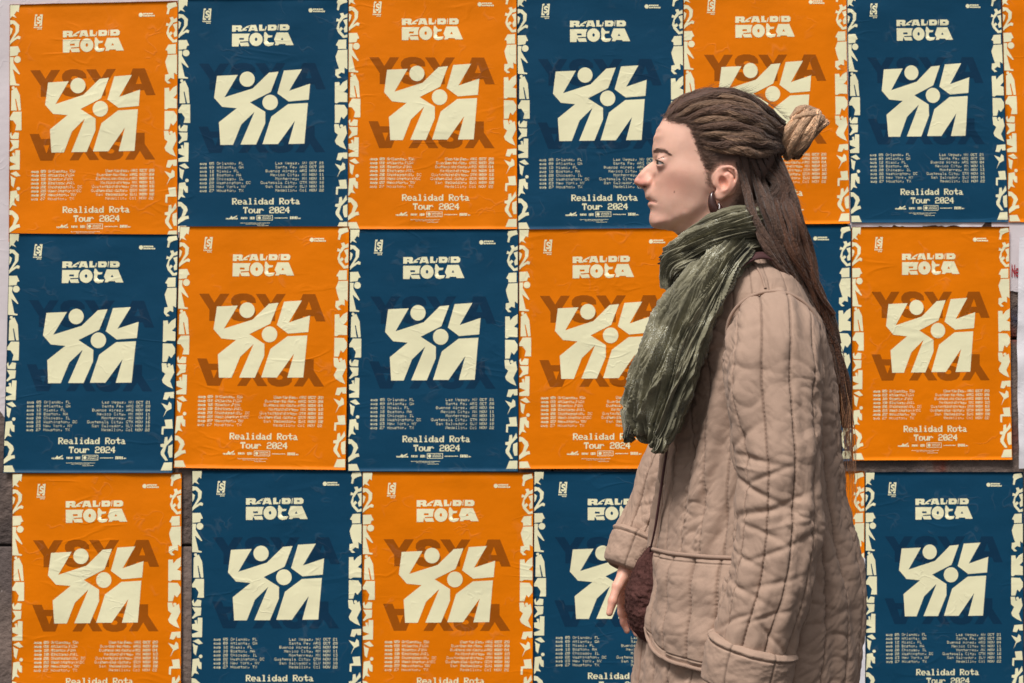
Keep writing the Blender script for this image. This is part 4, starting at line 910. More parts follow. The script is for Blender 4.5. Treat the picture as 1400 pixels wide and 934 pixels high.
# ------------------------------------------------------------ sleeves
def sleeve(ctrl, seed, nlines, n=460, m=400, ref=(1, 0, 0), folds=(), cuff_from=0.9):
    """ctrl rows: px, py, dy, half width along the first axis (px), half width along the second (m)"""
    C = np.array(ctrl, float); P = pts(C[:, :3])
    S = spline(np.hstack([P, (C[:, 3] / FPX * (DM + C[:, 2]))[:, None], C[:, 4:5]]), n)
    T, A, B = frames(S[:, :3], ref); L = np.r_[0, np.cumsum(np.linalg.norm(np.diff(S[:, :3], axis=0), axis=1))]
    t = np.arange(m) * 2 * math.pi / m
    s = t[None, :] / (2 * math.pi) * nlines + 0 * L[:, None]; v = np.repeat(L[:, None], m, 1)
    hgt = quilt(s, v, seed, 0.0034, 1.15)
    f = L / L[-1]
    hgt = hgt + 0.008 * fbm(np.cos(t)[None] * 1.3 + 0 * v, np.sin(t)[None] * 1.3, v * 9 + seed, 2)
    for (fc, tc_, wl, wt, am, sl) in folds:                     # creases across the sleeve: place, angle, width, reach, depth, slant
        dt = (t[None, :] - tc_ + math.pi) % (2 * math.pi) - math.pi
        hgt = hgt + 0.42 * am * np.exp(-((f[:, None] - fc - sl * dt) / (0.8 * wl)) ** 2) * np.exp(-(dt / wt) ** 2)
    hgt = hgt * smooth(0.0, 0.03, f)[:, None] * smooth(1.0, cuff_from + 0.02, f)[:, None] if cuff_from < 1 else hgt
    V = S[:, None, :3] + (S[:, 3:4, None] + 0) * np.cos(t)[None, :, None] * A[:, None] + S[:, 4:5, None] * np.sin(t)[None, :, None] * B[:, None]
    Nn = np.cos(t)[None, :, None] * A[:, None] / S[:, 3:4, None] + np.sin(t)[None, :, None] * B[:, None] / S[:, 4:5, None]
    Nn /= np.linalg.norm(Nn, axis=-1)[..., None]
    return V + Nn * hgt[..., None], S, (T, A, B), L, seam_shade_tint(s, v, 0.04)
def add_sleeve(name, ctrl, seed, nlines, folds, cuff_len, flare=1.06, lab=None):
    V, S, (T, A, B), L, tn = sleeve(ctrl, seed, nlines, folds=folds)
    n, m = V.shape[:2]
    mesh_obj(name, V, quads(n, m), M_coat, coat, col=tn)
    # turned-back cuff: an outer tube over the end of the sleeve, rolled at both rims
    k0 = np.searchsorted(L, L[-1] - cuff_len); li = np.linspace(L[k0], L[-1], 70); rs = lambda M: np.stack([np.interp(li, L, M[:, q]) for q in range(M.shape[1])], 1)
    C = rs(S); a, b_ = rs(A), rs(B); t = np.arange(m) * 2 * math.pi / m
    q = np.linspace(0, 1, 70)
    bulge = 0.0085 * np.sqrt(np.clip(1 - (2 * q - 1) ** 8, 0, 1)) + 0.0014 * np.exp(-((q - 0.10) / 0.035) ** 2) - 0.0025 * np.exp(-((q - 0.17) / 0.02) ** 2)
    ml = nlines * 0.6; fr = (t / (2 * math.pi) * ml) % 1; dist = np.minimum(fr, 1 - fr)
    rel = bulge[:, None] * (1 + 0 * t[None]) + 0.0022 * fbm(np.cos(t)[None] * 2, np.sin(t)[None] * 2, q[:, None] * 3 + seed, 3) - 0.0016 * np.exp(-(dist / 0.03) ** 2)[None]
    k = flare + 0 * q
    Vc = C[:, None, :3] + (C[:, 3:4] * k[:, None])[..., None] * np.cos(t)[None, :, None] * a[:, None] + (C[:, 4:5] * k[:, None])[..., None] * np.sin(t)[None, :, None] * b_[:, None]
    Nn = np.cos(t)[None, :, None] * a[:, None] + np.sin(t)[None, :, None] * b_[:, None]
    Vo = Vc + Nn * rel[..., None]
    # roll inwards at the hand end
    inner = Vo[-1:] - Nn[-1:] * np.array((0.004, 0.010))[:, None, None] + T[-1] * np.array((0.003, -0.012))[:, None, None]
    Vall = np.concatenate([Vc[:1] - Nn[:1] * 0.004, Vo, inner], 0)
    ct_ = np.ones((len(Vall), m)) - 0.45 * np.exp(-(dist / 0.02) ** 2)[None] ; ct_[8:11] *= 0.8  # cuff seam lines darker: groove shade put into the colour
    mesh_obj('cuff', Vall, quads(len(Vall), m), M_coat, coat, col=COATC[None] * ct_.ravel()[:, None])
    return S, A, B, L
NEAR = [(1054, 452, -.100, 58, .060), (1055, 453, -.150, 60, .062), (1057, 462, -.190, 62, .062), (1058, 490, -.212, 63, .061), (1058, 530, -.222, 64, .060), (1062, 590, -.232, 59, .059), (1066, 645, -.238, 54, .058), (1064, 700, -.242, 55, .058), (1060, 750, -.246, 55, .058), (1050, 805, -.248, 54, .057), (1036, 855, -.246, 52, .055), (1024, 905, -.242, 51, .053), (1020, 936, -.240, 51, .052)]
cam_side = 3 * math.pi / 2
nf = [(.40, 2.5, .012, .5, -.007, .05), (.455, 2.2, .012, .7, -.012, -.03), (.475, 2.5, .008, .5, .005, -.02), (.495, 1.9, .010, .6, -.009, .04), (.53, 2.3, .011, .8, -.012, -.04), (.555, 1.4, .010, .5, -.006, .05), (.585, 2.2, .012, .9, -.012, .02), (.61, 1.5, .009, .6, .004, .03), (.63, 2.0, .010, .7, -.009, -.03), (.67, 1.6, .010, .8, -.008, .05), (.70, 2.4, .010, .6, -.009, -.03),
      (.74, 1.5, .010, .7, -.007, .04), (.775, 2.2, .010, .7, -.008, -.02), (.81, 1.4, .009, .6, -.006, .06), (.845, 2.3, .010, .5, -.009, .06), (.86, 1.2, .009, .5, -.008, -.06), (.22, 2.8, .018, .4, -.006, .10), (.30, 2.7, .016, .4, -.007, .10), (.33, 0.5, .014, .5, -.006, -.08), (.25, 0.4, .016, .4, -.005, -.10)]
NS = add_sleeve('sleeve', NEAR, 31.0, 10, nf, 0.066)
FAR = [(1046, 452, .10, 52, .058), (1044, 455, .15, 54, .06), (1036, 475, .19, 55, .06), (1010, 525, .215, 54, .058), (965, 585, .22, 50, .056), (925, 640, .212, 45, .054), (898, 695, .198, 38, .050), (878, 738, .186, 34, .046), (861, 780, .175, 31, .042)]
ff = [(.60, 1.6, .012, .8, -.009, .03), (.66, 2.0, .010, .7, -.008, -.04), (.72, 1.4, .012, .8, -.011, .05), (.78, 1.9, .010, .8, -.008, .04), (.83, 1.6, .010, .9, -.010, -.03)]
FS = add_sleeve('sleeve', FAR, 57.0, 9, ff, 0.066, 1.05)
# armhole seam cord on the near shoulder
S, A, B, L = NS
k = np.searchsorted(L, 0.070); t = np.linspace(0, 2 * math.pi, 90)
aring = S[k, :3] + (S[k, 3] + .0012) * np.cos(t)[:, None] * A[k] + (S[k, 4] + .0012) * np.sin(t)[:, None] * B[k]
mesh_obj('armhole_seam', *tube(aring, 0.0027, 8), M_pipe, coat)
# shoulder seam
sp_ = np.array([py_at(x, y) for x, y in ((1026, 357), (1033, 365), (1039, 374), (1043, 384), (1046, 396))])
sp_ = spline(sp_, 30); mesh_obj('shoulder_seam', *tube(on_coat(sp_[:, 0], sp_[:, 1], 0.0008), 0.0022, 8), M_pipe, coat)

# ------------------------------------------------------------ trousers and boots below the frame
M_trou = material('dark trousers', srgb(44, 44, 52), 0.85, var=0.1, bump=0.0006, bump_scale=300)
M_boot = material('black leather boot', (0.02, 0.018, 0.017), 0.4, bump=0.0006, bump_scale=120)
for sy, dx in ((-1, -0.10), (1, 0.12)):
    mesh_obj('trouser_leg', *loft([(XH, DM + sy * .08, .86, .11, .10), (XH + dx * .3, DM + sy * .088, .65, .092, .085), (XH + dx * .6, DM + sy * .09, .46, .075, .070), (XH + dx * .8, DM + sy * .09, .30, .072, .066), (XH + dx, DM + sy * .09, .13, .068, .062)]), M_trou, person)
    bxr = []
    for q, (xx, a, b_, z) in enumerate(((0, .055, .048, .20), (-.005, .058, .050, .14), (-.02, .085, .052, .085), (-.045, .118, .050, .05), (-.05, .128, .050, .02), (-.05, .128, .050, .001))): bxr.append((XH + dx + xx, DM + sy * .09, z, a, b_))
    bt = loft(bxr); mesh_obj('boot', *bt, M_boot, person)

# ------------------------------------------------------------ scarf
def scarf_mat():
    m = material('crinkled olive green scarf', srgb(120, 115, 93), 0.8, var=0.6, var_scale=26, bump=0.0007, bump_scale=300, sheen=0.2, spec=0.3, bump2=[(0.0007, 110, (1, 1, 1))])
    t = m.node_tree; N, L = t.nodes, t.links; b = N['Principled BSDF']; tc = N.new('ShaderNodeTexCoord')
    # silver thread flecks, clustered in places
    v = N.new('ShaderNodeTexVoronoi'); v.inputs['Scale'].default_value = 520; L.new(tc.outputs['Object'], v.inputs['Vector'])
    g = N.new('ShaderNodeMath'); g.operation = 'LESS_THAN'; g.inputs[1].default_value = 0.34; L.new(v.outputs['Distance'], g.inputs[0])
    n = N.new('ShaderNodeTexNoise'); n.inputs['Scale'].default_value = 26; L.new(tc.outputs['Object'], n.inputs['Vector'])
    r = N.new('ShaderNodeMapRange'); r.inputs['From Min'].default_value = 0.54; r.inputs['From Max'].default_value = 0.64; L.new(n.outputs['Fac'], r.inputs['Value'])
    mu = N.new('ShaderNodeMath'); mu.operation = 'MULTIPLY'; L.new(g.outputs[0], mu.inputs[0]); L.new(r.outputs[0], mu.inputs[1])
    src = b.inputs['Base Color'].links[0].from_socket
    mx = N.new('ShaderNodeMix'); mx.data_type = 'RGBA'; mx.inputs[7].default_value = (*srgb(214, 214, 200), 1); L.new(mu.outputs[0], mx.inputs['Factor']); L.new(src, mx.inputs[6]); L.new(mx.outputs[2], b.inputs['Base Color'])
    r2 = N.new('ShaderNodeMapRange'); r2.inputs['To Min'].default_value = 0.75; r2.inputs['To Max'].default_value = 0.3; L.new(mu.outputs[0], r2.inputs['Value']); L.new(r2.outputs[0], b.inputs['Roughness'])
    return m
M_scarf = scarf_mat()
scarf = empty('scarf', parent=person)
def cloth_roll(name, ctrl, seed, folds=9, n=460, m=460, ref=(0, 0, 1), depth=0.010, cut=0.0):
    """a gathered band of thin cloth. ctrl rows: px, py, dy, half height (m), half thickness (m), roll (rad)"""
    C = np.array(ctrl, float); P = pts(C[:, :3]); S = spline(np.hstack([P, C[:, 3:6]]), n)
    T, A, B = frames(S[:, :3], ref); cr, sr = np.cos(S[:, 5:6]), np.sin(S[:, 5:6]); A, B = A * cr + B * sr, -A * sr + B * cr
    L = np.r_[0, np.cumsum(np.linalg.norm(np.diff(S[:, :3], axis=0), axis=1))]
    t = np.arange(m) * 2 * math.pi / m
    ct, st = np.cos(t)[None], np.sin(t)[None]; lv = L[:, None]
    # fold crests run along the band, wander, merge and fade
    ph = t[None] + 0.30 * noise(ct * 1.2, st * 1.2, lv * 7 + seed) + 0.06 * noise(ct * 3, st * 3, lv * 16 + seed)
    q1 = noise(np.cos(ph) * folds / 5, np.sin(ph) * folds / 5, lv * 5 + seed)
    q2 = noise(np.cos(ph) * folds / 2.1, np.sin(ph) * folds / 2.1, lv * 9 + seed * 2)
    q3 = noise(np.cos(ph) * folds * 1.1, np.sin(ph) * folds * 1.1, lv * 10 + seed * 3)
    q4 = noise(np.cos(ph) * folds * 2.3, np.sin(ph) * folds * 2.3, lv * 24 + seed * 4)
    hgt = depth * (1.0 * (0.5 - np.abs(q1) * 2.0) + 0.75 * (0.45 - np.abs(q2) * 1.8) + 0.62 * (0.45 - np.abs(q3) * 1.8) + 0.34 * (0.4 - np.abs(q4) * 1.6))
    a, b_ = S[:, 3:4], S[:, 4:5]
    V = S[:, None, :3] + (a * ct)[..., None] * A[:, None] + (b_ * st)[..., None] * B[:, None]
    Nn = (ct / a)[..., None] * A[:, None] + (st / b_)[..., None] * B[:, None]; Nn /= np.linalg.norm(Nn, axis=-1)[..., None]
    V = V + Nn * hgt[..., None]
    if cut:
        f = L / L[-1]; V = V + T[:, None] * (smooth(0.72, 1.0, f)[:, None] * (-cut * ct + 0.012 * noise(ct * 3, st * 3, seed) + 0.006 * noise(ct * 9, st * 9, seed)))[..., None]
    return mesh_obj(name, V, quads(n, m), M_scarf, scarf)
# band around the neck, high at the nape and low under the chin: near side, round the front, back along the far side
cloth_roll('neck_wrap', [(1056, 330, .05, .024, .020, 0), (1050, 318, -.055, .027, .020, .0), (1022, 317, -.088, .029, .020, .0), (990, 325, -.098, .029, .021, .1), (958, 339, -.088, .029, .022, .15), (935, 354, -.060, .027, .021, .2), (924, 361, -.015, .025, .018, .1), (929, 358, .04, .026, .02, 0), (960, 340, .088, .026, .02, 0), (1005, 325, .095, .026, .02, 0), (1046, 320, .07, .024, .02, 0), (1058, 328, .0, .022, .018, 0)], 3.0, 9, depth=0.0100)
cloth_roll('neck_wrap', [(1040, 305, .03, .018, .016, 0), (1032, 303, -.055, .020, .016, 0), (1008, 304, -.074, .021, .016, 0), (980, 314, -.080, .021, .016, .1), (955, 329, -.068, .020, .016, .1), (937, 341, -.040, .018, .015, 0), (932, 344, .01, .018, .015, 0), (950, 332, .06, .018, .015, 0), (990, 312, .078, .018, .015, 0), (1030, 304, .06, .018, .015, 0)], 17.0, 8, depth=0.007)
cloth_roll('front_knot', [(958, 352, -.085, .020, .016, 0), (940, 358, -.085, .024, .019, 0), (929, 365, -.074, .025, .019, 0), (923, 378, -.060, .021, .018, 0), (923, 394, -.055, .016, .016, 0)], 29.0, 8, n=200, depth=0.0075, ref=(0, 0, 1))
# the end hanging down the chest
cloth_roll('hanging_end', [(1010, 338, -.098, .024, .016, 0), (984, 360, -.118, .034, .018, .0), (960, 395, -.134, .041, .020, .0), (938, 435, -.140, .046, .022, .0), (918, 478, -.136, .048, .023, .0), (903, 520, -.126, .050, .023, .0), (891, 555, -.118, .050, .022, .0), (885, 570, -.112, .045, .017, .0), (882, 584, -.110, .040, .012, 0), (881, 589, -.109, .034, .003, 0), (882, 586, -.109, .030, .001, 0)], 41.0, 11, n=520, m=420, ref=(-0.8, 0, -0.3), depth=0.0140, cut=0.022)
cloth_roll('hanging_end', [(990, 352, -.085, .026, .014, 0), (960, 395, -.100, .030, .016, 0), (935, 450, -.100, .036, .018, 0), (915, 510, -.090, .040, .018, 0), (901, 560, -.084, .038, .018, 0), (897, 590, -.082, .030, .014, 0), (899, 605, -.082, .012, .005, 0)], 53.0, 9, n=420, m=300, ref=(-0.8, 0, -0.3), depth=0.009)

# ------------------------------------------------------------ shoulder bag
bag = empty('shoulder_bag')
tag(bag, 'fuzzy dark maroon felted bag hanging in front of the coat beside her hand', 'bag')
M_bag = material('felted maroon wool', srgb(78, 50, 46), 0.95, var=0.35, var_scale=70, bump=0.002, bump_scale=170, spec=0.15)
M_strap = material('maroon strap', srgb(70, 38, 38), 0.7, bump=0.0004, bump_scale=400)
BA = np.array([(748, 893, 6, .014), (765, 890, 17, .030), (785, 890, 27, .042), (810, 889, 34, .050), (835, 889, 34, .050), (858, 890, 27, .042), (872, 891, 17, .028), (880, 892, 5, .010)])
np_, mt = 150, 150
py = np.linspace(748, 880, np_); t = np.arange(mt) * 2 * math.pi / mt; bdy = -0.02
cx, hw, dp = [np.interp(py, BA[:, 0], BA[:, k]) for k in (1, 2, 3)]
cx = cx + 0
P0 = np.stack([((cx - 700)[:, None] + hw[:, None] * np.cos(t)) / FPX * (DM + bdy), DM + bdy + dp[:, None] * np.sin(t), np.repeat((ZC - (py - 467) / FPX * (DM + bdy))[:, None], mt, 1)], -1)
rr = 1 + 0.05 * fbm(P0[..., 0] * 45, P0[..., 1] * 45, P0[..., 2] * 45, 3) + 0.05 * noise(P0[..., 0] * 160, P0[..., 1] * 160, P0[..., 2] * 160)
cc = P0.mean(1, keepdims=True); P0 = cc + (P0 - cc) * rr[..., None]
bb = mesh_obj('bag_body', P0, quads(np_, mt)[:, ::-1], M_bag, bag)
fz = []
ctr = P0.reshape(-1, 3).mean(0)
for k in range(2200):
    i, j = rng.integers(4, np_ - 4), rng.integers(0, mt); p = P0[i, j]; n = p - cc[i, 0]; n /= np.linalg.norm(n) + 1e-9
    d1 = rng.normal(size=3); d1 /= np.linalg.norm(d1); e = p + n * 0.0015 + d1 * 0.003; f = p + d1 * 0.006 + n * rng.uniform(-0.001, 0.0012)
    fz.append(tube(np.stack([p, e, f]), [0.00022, 0.0002, 0.00012], 3))
mesh_obj('felt_fibres', *join(fz), M_bag, bag)['kind'] = 'stuff'
def ribbon(name, path, wdir, w, th_, mat, parent):
    p = spline(np.asarray(path, float), 120); T = np.gradient(p, axis=0); T /= np.linalg.norm(T, axis=1)[:, None]
    wd = np.broadcast_to(np.asarray(wdir, float), p.shape); wd = wd - T * (wd * T).sum(1)[:, None]; wd /= np.linalg.norm(wd, axis=1)[:, None]; nn = np.cross(T, wd)
    prof = [(-w, -th_), (-w * .9, th_), (w * .9, th_), (w, -th_)]
    V = np.stack([p + wd * a + nn * b for a, b in prof], 1); return mesh_obj(name, V, quads(120, 4), mat, parent)
ribbon('strap', pts([(889, 752, -.03), (896, 720, -.05), (902, 680, -.062), (908, 640, -.07), (914, 605, -.080), (928, 540, -.10), (950, 470, -.12), (980, 400, -.145), (1003, 370, -.145), (1022, 355, -.135), (1040, 349, -.125), (1058, 353, -.118), (1078, 370, -.10), (1100, 410, -.06), (1140, 520, .02), (1150, 620, .09)]), (0.25, 0.75, 0.6), 0.0075, 0.0014, M_strap, bag)

# ------------------------------------------------------------ dreadlocks
hair = empty('hair', parent=person)
M_hair = material('matted brown hair', (0, 0, 0), 0.75, var=0.35, var_scale=160, bump=0.0022, bump_scale=300, spec=0.2, tint=True, sheen=0.2)
DK, MD, LT, RD = [np.array(srgb(*c)) for c in ((66, 48, 39), (112, 84, 68), (190, 154, 122), (122, 79, 55))]
def lock_mesh(path, rad, c0, c1, strands=26, seed=0, fuzz=1.0, sides=9):
    """one matted lock: a lumpy core wrapped in wandering fibres"""
    r = np.random.default_rng(seed); n = len(path); t = np.linspace(0, 1, n)
    T, A, B = frames(path, (0.1, 0.3, 1))
    rad = np.asarray(rad) * (1 + 0.22 * noise(t * n / 6.0, seed * 1.7, 0.3))
    th = np.arange(sides) * 2 * math.pi / sides
    rr = rad[:, None] * (0.93 + 0.13 * noise(np.cos(th)[None] * 1.5, np.sin(th)[None] * 1.5, (t * n / 3.5)[:, None] + seed))
    V = path[:, None] + rr[..., None] * (np.cos(th)[None, :, None] * A[:, None] + np.sin(th)[None, :, None] * B[:, None])
    parts = [(V.reshape(-1, 3), quads(n, sides))]
    shade = [np.repeat((c0 + (c1 - c0) * t[:, None]) * 0.8, sides, 0)]
    for k in range(strands):
        a = r.uniform(-0.05, 0.9); b = min(1, a + r.uniform(0.10, 0.34)); a = max(a, 0)
        m = max(6, int((b - a) * n * 1.0)); tt = np.linspace(a, b, m)
        p = np.stack([np.interp(tt, t, path[:, q]) for q in range(3)], 1); Aa = np.stack([np.interp(tt, t, A[:, q]) for q in range(3)], 1); Bb = np.stack([np.interp(tt, t, B[:, q]) for q in range(3)], 1)
        ph = r.uniform(0, 2 * math.pi) + r.normal(0, 3.2) * (tt - a) * n / 16 + 0.5 * noise(tt * n / 7, k * 3.1, seed)
        loose = fuzz * (0.10 + 0.30 * r.random() ** 3)
        ro = np.interp(tt, t, rad) * (0.98 + loose * np.clip(noise(tt * n / 9, k * 1.3, seed + 4) + 0.15, -0.05, 1.5))
        q = p + ro[:, None] * (np.cos(ph)[:, None] * Aa + np.sin(ph)[:, None] * Bb)
        w = r.uniform(0.00018, 0.00045) * np.interp(np.linspace(0, 1, m), [0, .15, .85, 1], [.3, 1, 1, .2])
        v, f = tube(q, w, 3); parts.append((v, f))
        cc = (c0 + (c1 - c0) * tt[:, None]) * r.uniform(0.6, 1.6); shade.append(np.repeat(cc, 3, 0))
    v, f = join(parts); return v, f, np.vstack(shade)
def lock(path, r0, r1, c0, c1, seed, n=46, strands=26, name='dreadlock', fuzz=1.0, prof=None):
    p = spline(path, n); t = np.linspace(0, 1, n)
    rad = np.interp(t, [0, 0.05, 0.2, 0.6, 1], [r0 * 0.12, r0 * .45, r0, 0.5 * (r0 + r1), r1])
    v, f, c = lock_mesh(p, rad, c0, c1, strands, seed, fuzz); return mesh_obj(name, v, f, M_hair, hair, col=c)
# swept back from the hairline to the bun
SW = [[(909, 158), (922, 139), (945, 127), (975, 122.5), (1010, 126.5), (1042, 142), (1072, 168)],
      [(912, 161), (932, 145), (958, 134), (990, 130), (1024, 137), (1052, 155), (1073, 174)],
      [(922, 163), (944, 151), (971, 143), (1001, 141), (1032, 152), (1056, 168), (1073, 180)],
      [(934, 165), (957, 157), (985, 151), (1013, 153), (1043, 166), (1072, 185)],
      [(942, 169), (966, 164), (994, 161), (1022, 165), (1049, 177), (1072, 190)],
      [(947, 177), (972, 173), (1000, 172), (1028, 178), (1052, 187), (1072, 194)],
      [(951, 186), (977, 184), (1006, 184), (1032, 190), (1054, 195), (1072, 198)],
      [(953, 193), (980, 196), (1008, 197), (1034, 199), (1056, 201), (1072, 202)],
      [(956, 200), (982, 206), (1011, 208), (1037, 207), (1057, 206), (1073, 206)]]
k = 0
for sg in (-1, 1):
    for i, P in enumerate(SW):
        if sg > 0 and i == 0: continue
        rr = np.random.default_rng(100 + i + (50 if sg > 0 else 0)); path = []
        for j, (px, py) in enumerate(P):
            e = 0.0 if j in (0, len(P) - 1) else 1.0
            x, y = px + e * rr.normal(0, 1.5), py + e * rr.normal(0, 1.6)
            off = -0.001 if j == 0 else (0.0035 + e * rr.uniform(-.0015, .0060))
            if i == 0: q = pt(x, y + 2, 0)
            else: q = head_pt(x, y, off, sg)
            if j == len(P) - 1: q = np.array((q[0], DM + sg * min(abs(q[1] - DM), 0.030), q[2]))
            path.append(q)
        c0 = MD if i not in (2, 4, 6, 8) else MD * 0.6 + LT * 0.4; c1 = DK * 1.2 if i not in (2, 6, 8) else MD * .9
        lock(np.array(path), rr.uniform(.0066, .0082) if i else 0.0078, 0.0060, c0 * rr.uniform(.75, 1.1), c1, 200 + k, n=60, strands=120, fuzz=1.0); k += 1
# a second, thinner layer between and over the first for an uneven surface
for i in range(7):
    rr = np.random.default_rng(300 + i); a = SW[rr.integers(1, len(SW) - 1)]; b = SW[min(len(SW) - 1, rr.integers(1, len(SW)))]
    m = min(len(a), len(b)); path = []
    st = 1
    for j in range(st, m):
        f = 0.5 + 0.25 * math.sin(j * 1.3 + i); 
        ai, bi = a[-m + j], a[-m + j] if rr.random() < .5 else a[-m + j]
        px, py = ai[0] + rr.normal(0, 2), ai[1] + 4.5 + rr.normal(0, 2.5)
        q = head_pt(px, py, 0.0035 if j == st else 0.0105 - 0.0035 * (j == m - 1), -1)
        if j == m - 1: q[1] = DM - min(abs(q[1] - DM), 0.034)
        path.append(q)
    lock(np.array(path), 0.0046, 0.0040, (MD * 1.0 if i % 3 else MD * .55 + LT * .45), DK * 1.2, 400 + i, n=46, strands=60, fuzz=1.0)
# hanging locks: behind the ear and down the back
for i in range(36):
    rr = np.random.default_rng(500 + i); lay = i % 4; u = ((i // 4) + rr.uniform(0.15, 0.75)) / 9.0
    dy_h = (-.088, -.055, .0, .06)[lay]
    sx, sy = 1003 + 66 * u, 219 - 6 * u + rr.uniform(-4, 4)
    if lay == 0: q0 = head_pt(sx, sy, 0.002, -1); q1 = head_pt(min(sx + 9 + 4 * u, 1066), 252, 0.008, -1)
    elif lay == 3: q0 = head_pt(sx, sy, 0.002, 1); q1 = head_pt(min(sx + 9 + 4 * u, 1066), 252, 0.008, 1)
    else: q0 = pt(min(sx + 8, 1068), sy, dy_h * 0.6); q1 = pt(min(1058 + 24 * u, 1084), 254, dy_h)
    jx = lambda s: rr.normal(0, s * 1.6)
    x2 = 1024 + 70 * u; x3 = 1050 + 57 * u; x4 = 1084 + 37 * u; x5 = 1112 + 24 * u; x6 = 1131 + 15 * u; x7 = 1144 + 12 * u
    end = rr.uniform(0.35, 1.0)
    path = [q0, q1, pt(x2 + jx(1.5), 293, dy_h * 1.08 - .012 + jx(.004)), pt(x3 + jx(1.5), 343, dy_h * 1.15 - .012 + jx(.004)), pt(x4 + jx(2), 392, dy_h * .95 - .016 + jx(.003)), pt(x5 + jx(2), 430, dy_h * .8 - .012)]
    if end > 0.5: path.append(pt(x6 + jx(2), 470, dy_h * .7 - .008))
    if end > 0.72: path.append(pt(x7 + jx(2), 525, dy_h * .6 - .005))
    if end > 0.86: path.append(pt(1153 + 9 * u + jx(2), 585, dy_h * .5))
    c1 = RD * rr.uniform(.7, 1.1) if rr.random() < .5 else MD * rr.uniform(.8, 1.1)
    lock(np.array(path), 0.0068 - 0.0012 * rr.random(), 0.0030 if end > .5 else 0.004, DK * rr.uniform(.6, 1.6), c1, 700 + i, n=70, strands=100, fuzz=1.0)
# thin fair ends trailing down the back of the coat
tails = []; tcol = []
for i in range(80):
    rr = np.random.default_rng(900 + i); u = rr.random(); dyt = rr.uniform(-.06, .05); ye = rr.uniform(540, 705)
    x0_ = 1122 + 12 * u; xs_ = np.interp([470, 525, 585, 640, 700], [470, 700], [0, 1])
    yy = np.linspace(440, ye, 6); base = np.interp(yy, [440, 470, 525, 585, 640, 700], [1124, 1138, 1149, 1157, 1162, 1167])
    p = pts([(b + 14 * (u - .4) + rr.normal(0, 2.6), y, dyt) for b, y in zip(base, yy)])
    v, f = tube(spline(p, 26), np.linspace(0.00055, 0.00014, 26) * rr.uniform(.6, 1.6), 4); tails.append((v, f))
    c = MD * 1.2 + (LT * np.array((1.3, 1.0, .8)) - MD * 1.2) * smooth(0.0, 0.6, np.linspace(0, 1, 26))[:, None]; tcol.append(np.repeat(c, 4, 0))
v, f = join(tails); mesh_obj('trailing_ends', v, f, M_hair, hair, col=np.vstack(tcol))['kind'] = 'stuff'
# the bun: locks wound round a short axis
bc = pt(1096, 183, 0); ax = np.array((83., 0, -22.)); ax /= np.linalg.norm(ax); up = np.array((22., 0, 83.)); up /= np.linalg.norm(up); lat = np.array((0., 1., 0.))
for i in range(15):
    rr = np.random.default_rng(1100 + i); sgl = -0.020 + 0.036 * i / 14.0
    e = (sgl + 0.002) / 0.026; R = 0.0405 * math.sqrt(max(0.12, 1 - e * e)) * rr.uniform(.90, 1.04)
    a0 = rr.uniform(0, 6.28); a = np.linspace(a0, a0 + rr.uniform(4.5, 7.0), 9); tl = rr.normal(0.05, .05)
    path = np.stack([bc + ax * (sgl + 0.006 * math.sin(q * 1.0 + i) + tl * R * math.cos(q) + 0.008 * math.cos(q)) + up * R * math.cos(q) * (1.0 + .04 * rr.normal()) + lat * R * .86 * math.sin(q) for q in a])
    cc = [LT * 1.8, MD * .3 + LT * 1.2, LT * 1.6, MD * .4 + LT * 1.0][i % 4]
    lock(path, 0.0062, 0.0056, cc, cc * rr.uniform(.75, 1.15), 1200 + i, n=50, strands=70, name='bun_lock', fuzz=1.2)
for i in range(4):
    rr = np.random.default_rng(1300 + i); a = rr.uniform(-1.2, -.1); R = 0.040
    path = np.stack([bc - ax * .026 + up * R * .5 * math.cos(a) + lat * R * .4 * math.sin(a), bc - ax * .012 + up * R * .97 * math.cos(a + .2) + lat * R * .9 * math.sin(a + .2), bc + ax * .010 + up * R * 1.0 * math.cos(a + .4) + lat * R * .93 * math.sin(a + .4), bc + ax * .018 + up * R * .62 * math.cos(a + .8) + lat * R * .6 * math.sin(a + .8), bc + ax * .016 + up * R * .2 * math.cos(a + 1.6) + lat * R * .3 * math.sin(a + 1.6)])
    lock(path, 0.0052, 0.004, LT * rr.uniform(1.0, 1.4), MD * 1.2, 1400 + i, n=40, strands=44, name='bun_lock', fuzz=1.2)
core = []
u_, v_ = np.meshgrid(np.linspace(0.02, math.pi - 0.02, 20), np.arange(28) * 2 * math.pi / 28, indexing='ij')
V = bc + ax * 0.020 * np.cos(u_)[..., None] + (up * np.cos(v_)[..., None] + lat * .9 * np.sin(v_)[..., None]) * 0.037 * np.sin(u_)[..., None]
mesh_obj('bun_core', V, quads(20, 28), M_hair, hair, col=np.tile(MD * .6, (20 * 28, 1)))
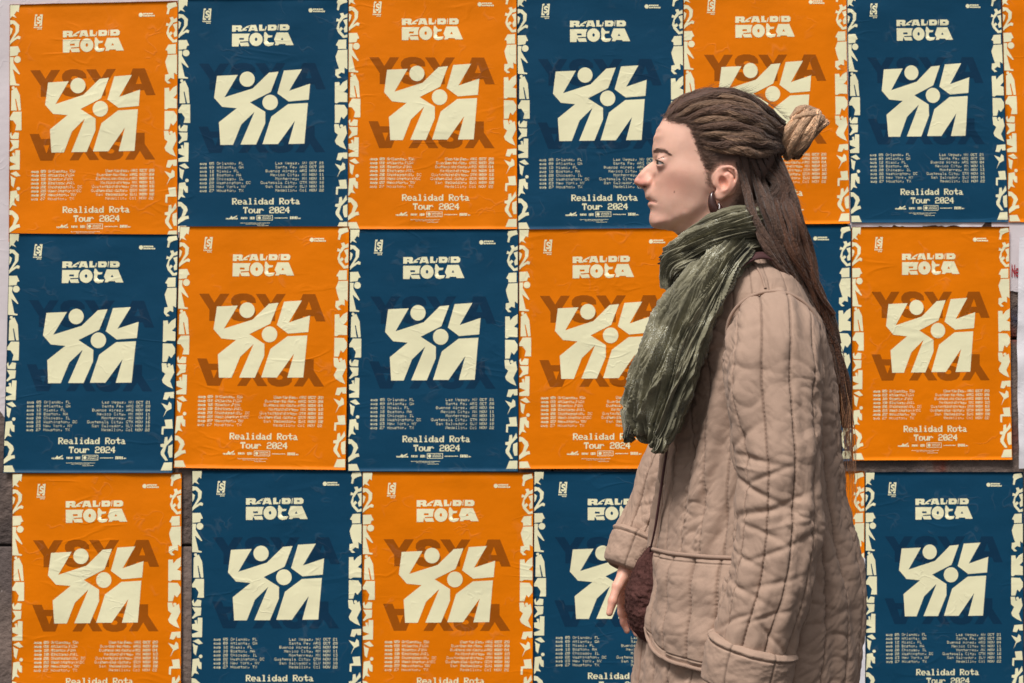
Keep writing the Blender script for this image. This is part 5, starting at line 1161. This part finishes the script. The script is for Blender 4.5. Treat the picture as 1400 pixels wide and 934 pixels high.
# loose short hairs: hairline, temple, nape and flyaways over the crown
fl = []; fc = []
def wisp(p, d, L_, c, r=0.00022):
    rr_ = rng.normal(0, 0.22, 3) * L_; q = spline(np.stack([p, p + d * L_ * .5 + rr_ * .4, p + d * L_ + rr_]), 7)
    v, f = tube(q, np.linspace(r, r * .35, 7), 3); fl.append((v, f)); fc.append(np.repeat((c * rng.uniform(.7, 1.3))[None], 21, 0))
hl = spline(np.array([(907, 160), (914, 163), (926, 164.5), (937, 166), (945, 173), (950, 184), (954, 196), (959, 210), (965, 223), (968, 236), (969, 250)], float), 400)
for sg in (-1, 1):
    for i in range(900):
        p2 = hl[rng.integers(0, 400)] + rng.normal(0, 2.4, 2) + np.array((-0.5, 0)); dpx = np.array((1.0, -0.25)) + rng.normal(0, .22, 2)
        if p2[1] > 205: dpx = np.array((.9, -.1 if p2[1] < 232 else 1.0)) + rng.normal(0, .3, 2)
        a = head_pt(*p2, 0.0004, sg); ln = rng.uniform(7, 18) if p2[1] < 232 else rng.uniform(4, 9)
        b = head_pt(p2[0] + dpx[0] * ln, p2[1] + dpx[1] * ln, 0.004 if p2[1] < 232 else .001, sg); L_ = np.linalg.norm(b - a); wisp(a, (b - a) / (L_ + 1e-9), L_, MD * 1.0 if p2[1] < 232 else MD * 1.3, 0.00026 if p2[1] < 232 else .00014)
for i in range(420):
    j = rng.random(); x = 915 + 160 * j; y = np.interp(x, [915, 935, 959, 985, 1015, 1039, 1060, 1075], [145, 130, 119.5, 118, 122, 131, 145, 160])
    a = pt(x, y + 3, rng.normal(0, .02)); d = np.array((1.0, rng.normal(0, .4), rng.uniform(-.25, .5) - .5 * (j - .4))); d /= np.linalg.norm(d); wisp(a, d, rng.uniform(.008, .022), DK * 1.4, 0.00016)
for i in range(260):
    y = rng.uniform(235, 420); x = np.interp(y, [229, 257, 288, 321, 341, 389, 440], [1074, 1084, 1095, 1102, 1108, 1122, 1134]) - rng.uniform(0, 14)
    a = pt(x, y, rng.uniform(-.08, .03)); d = np.array((.35 + rng.normal(0, .4), rng.normal(0, .3), -1.0)); d /= np.linalg.norm(d); wisp(a, d, rng.uniform(.01, .03), MD, 0.00018)
v, f = join(fl); mesh_obj('loose_hairs', v, f, M_hair, hair, col=np.vstack(fc))['kind'] = 'stuff'
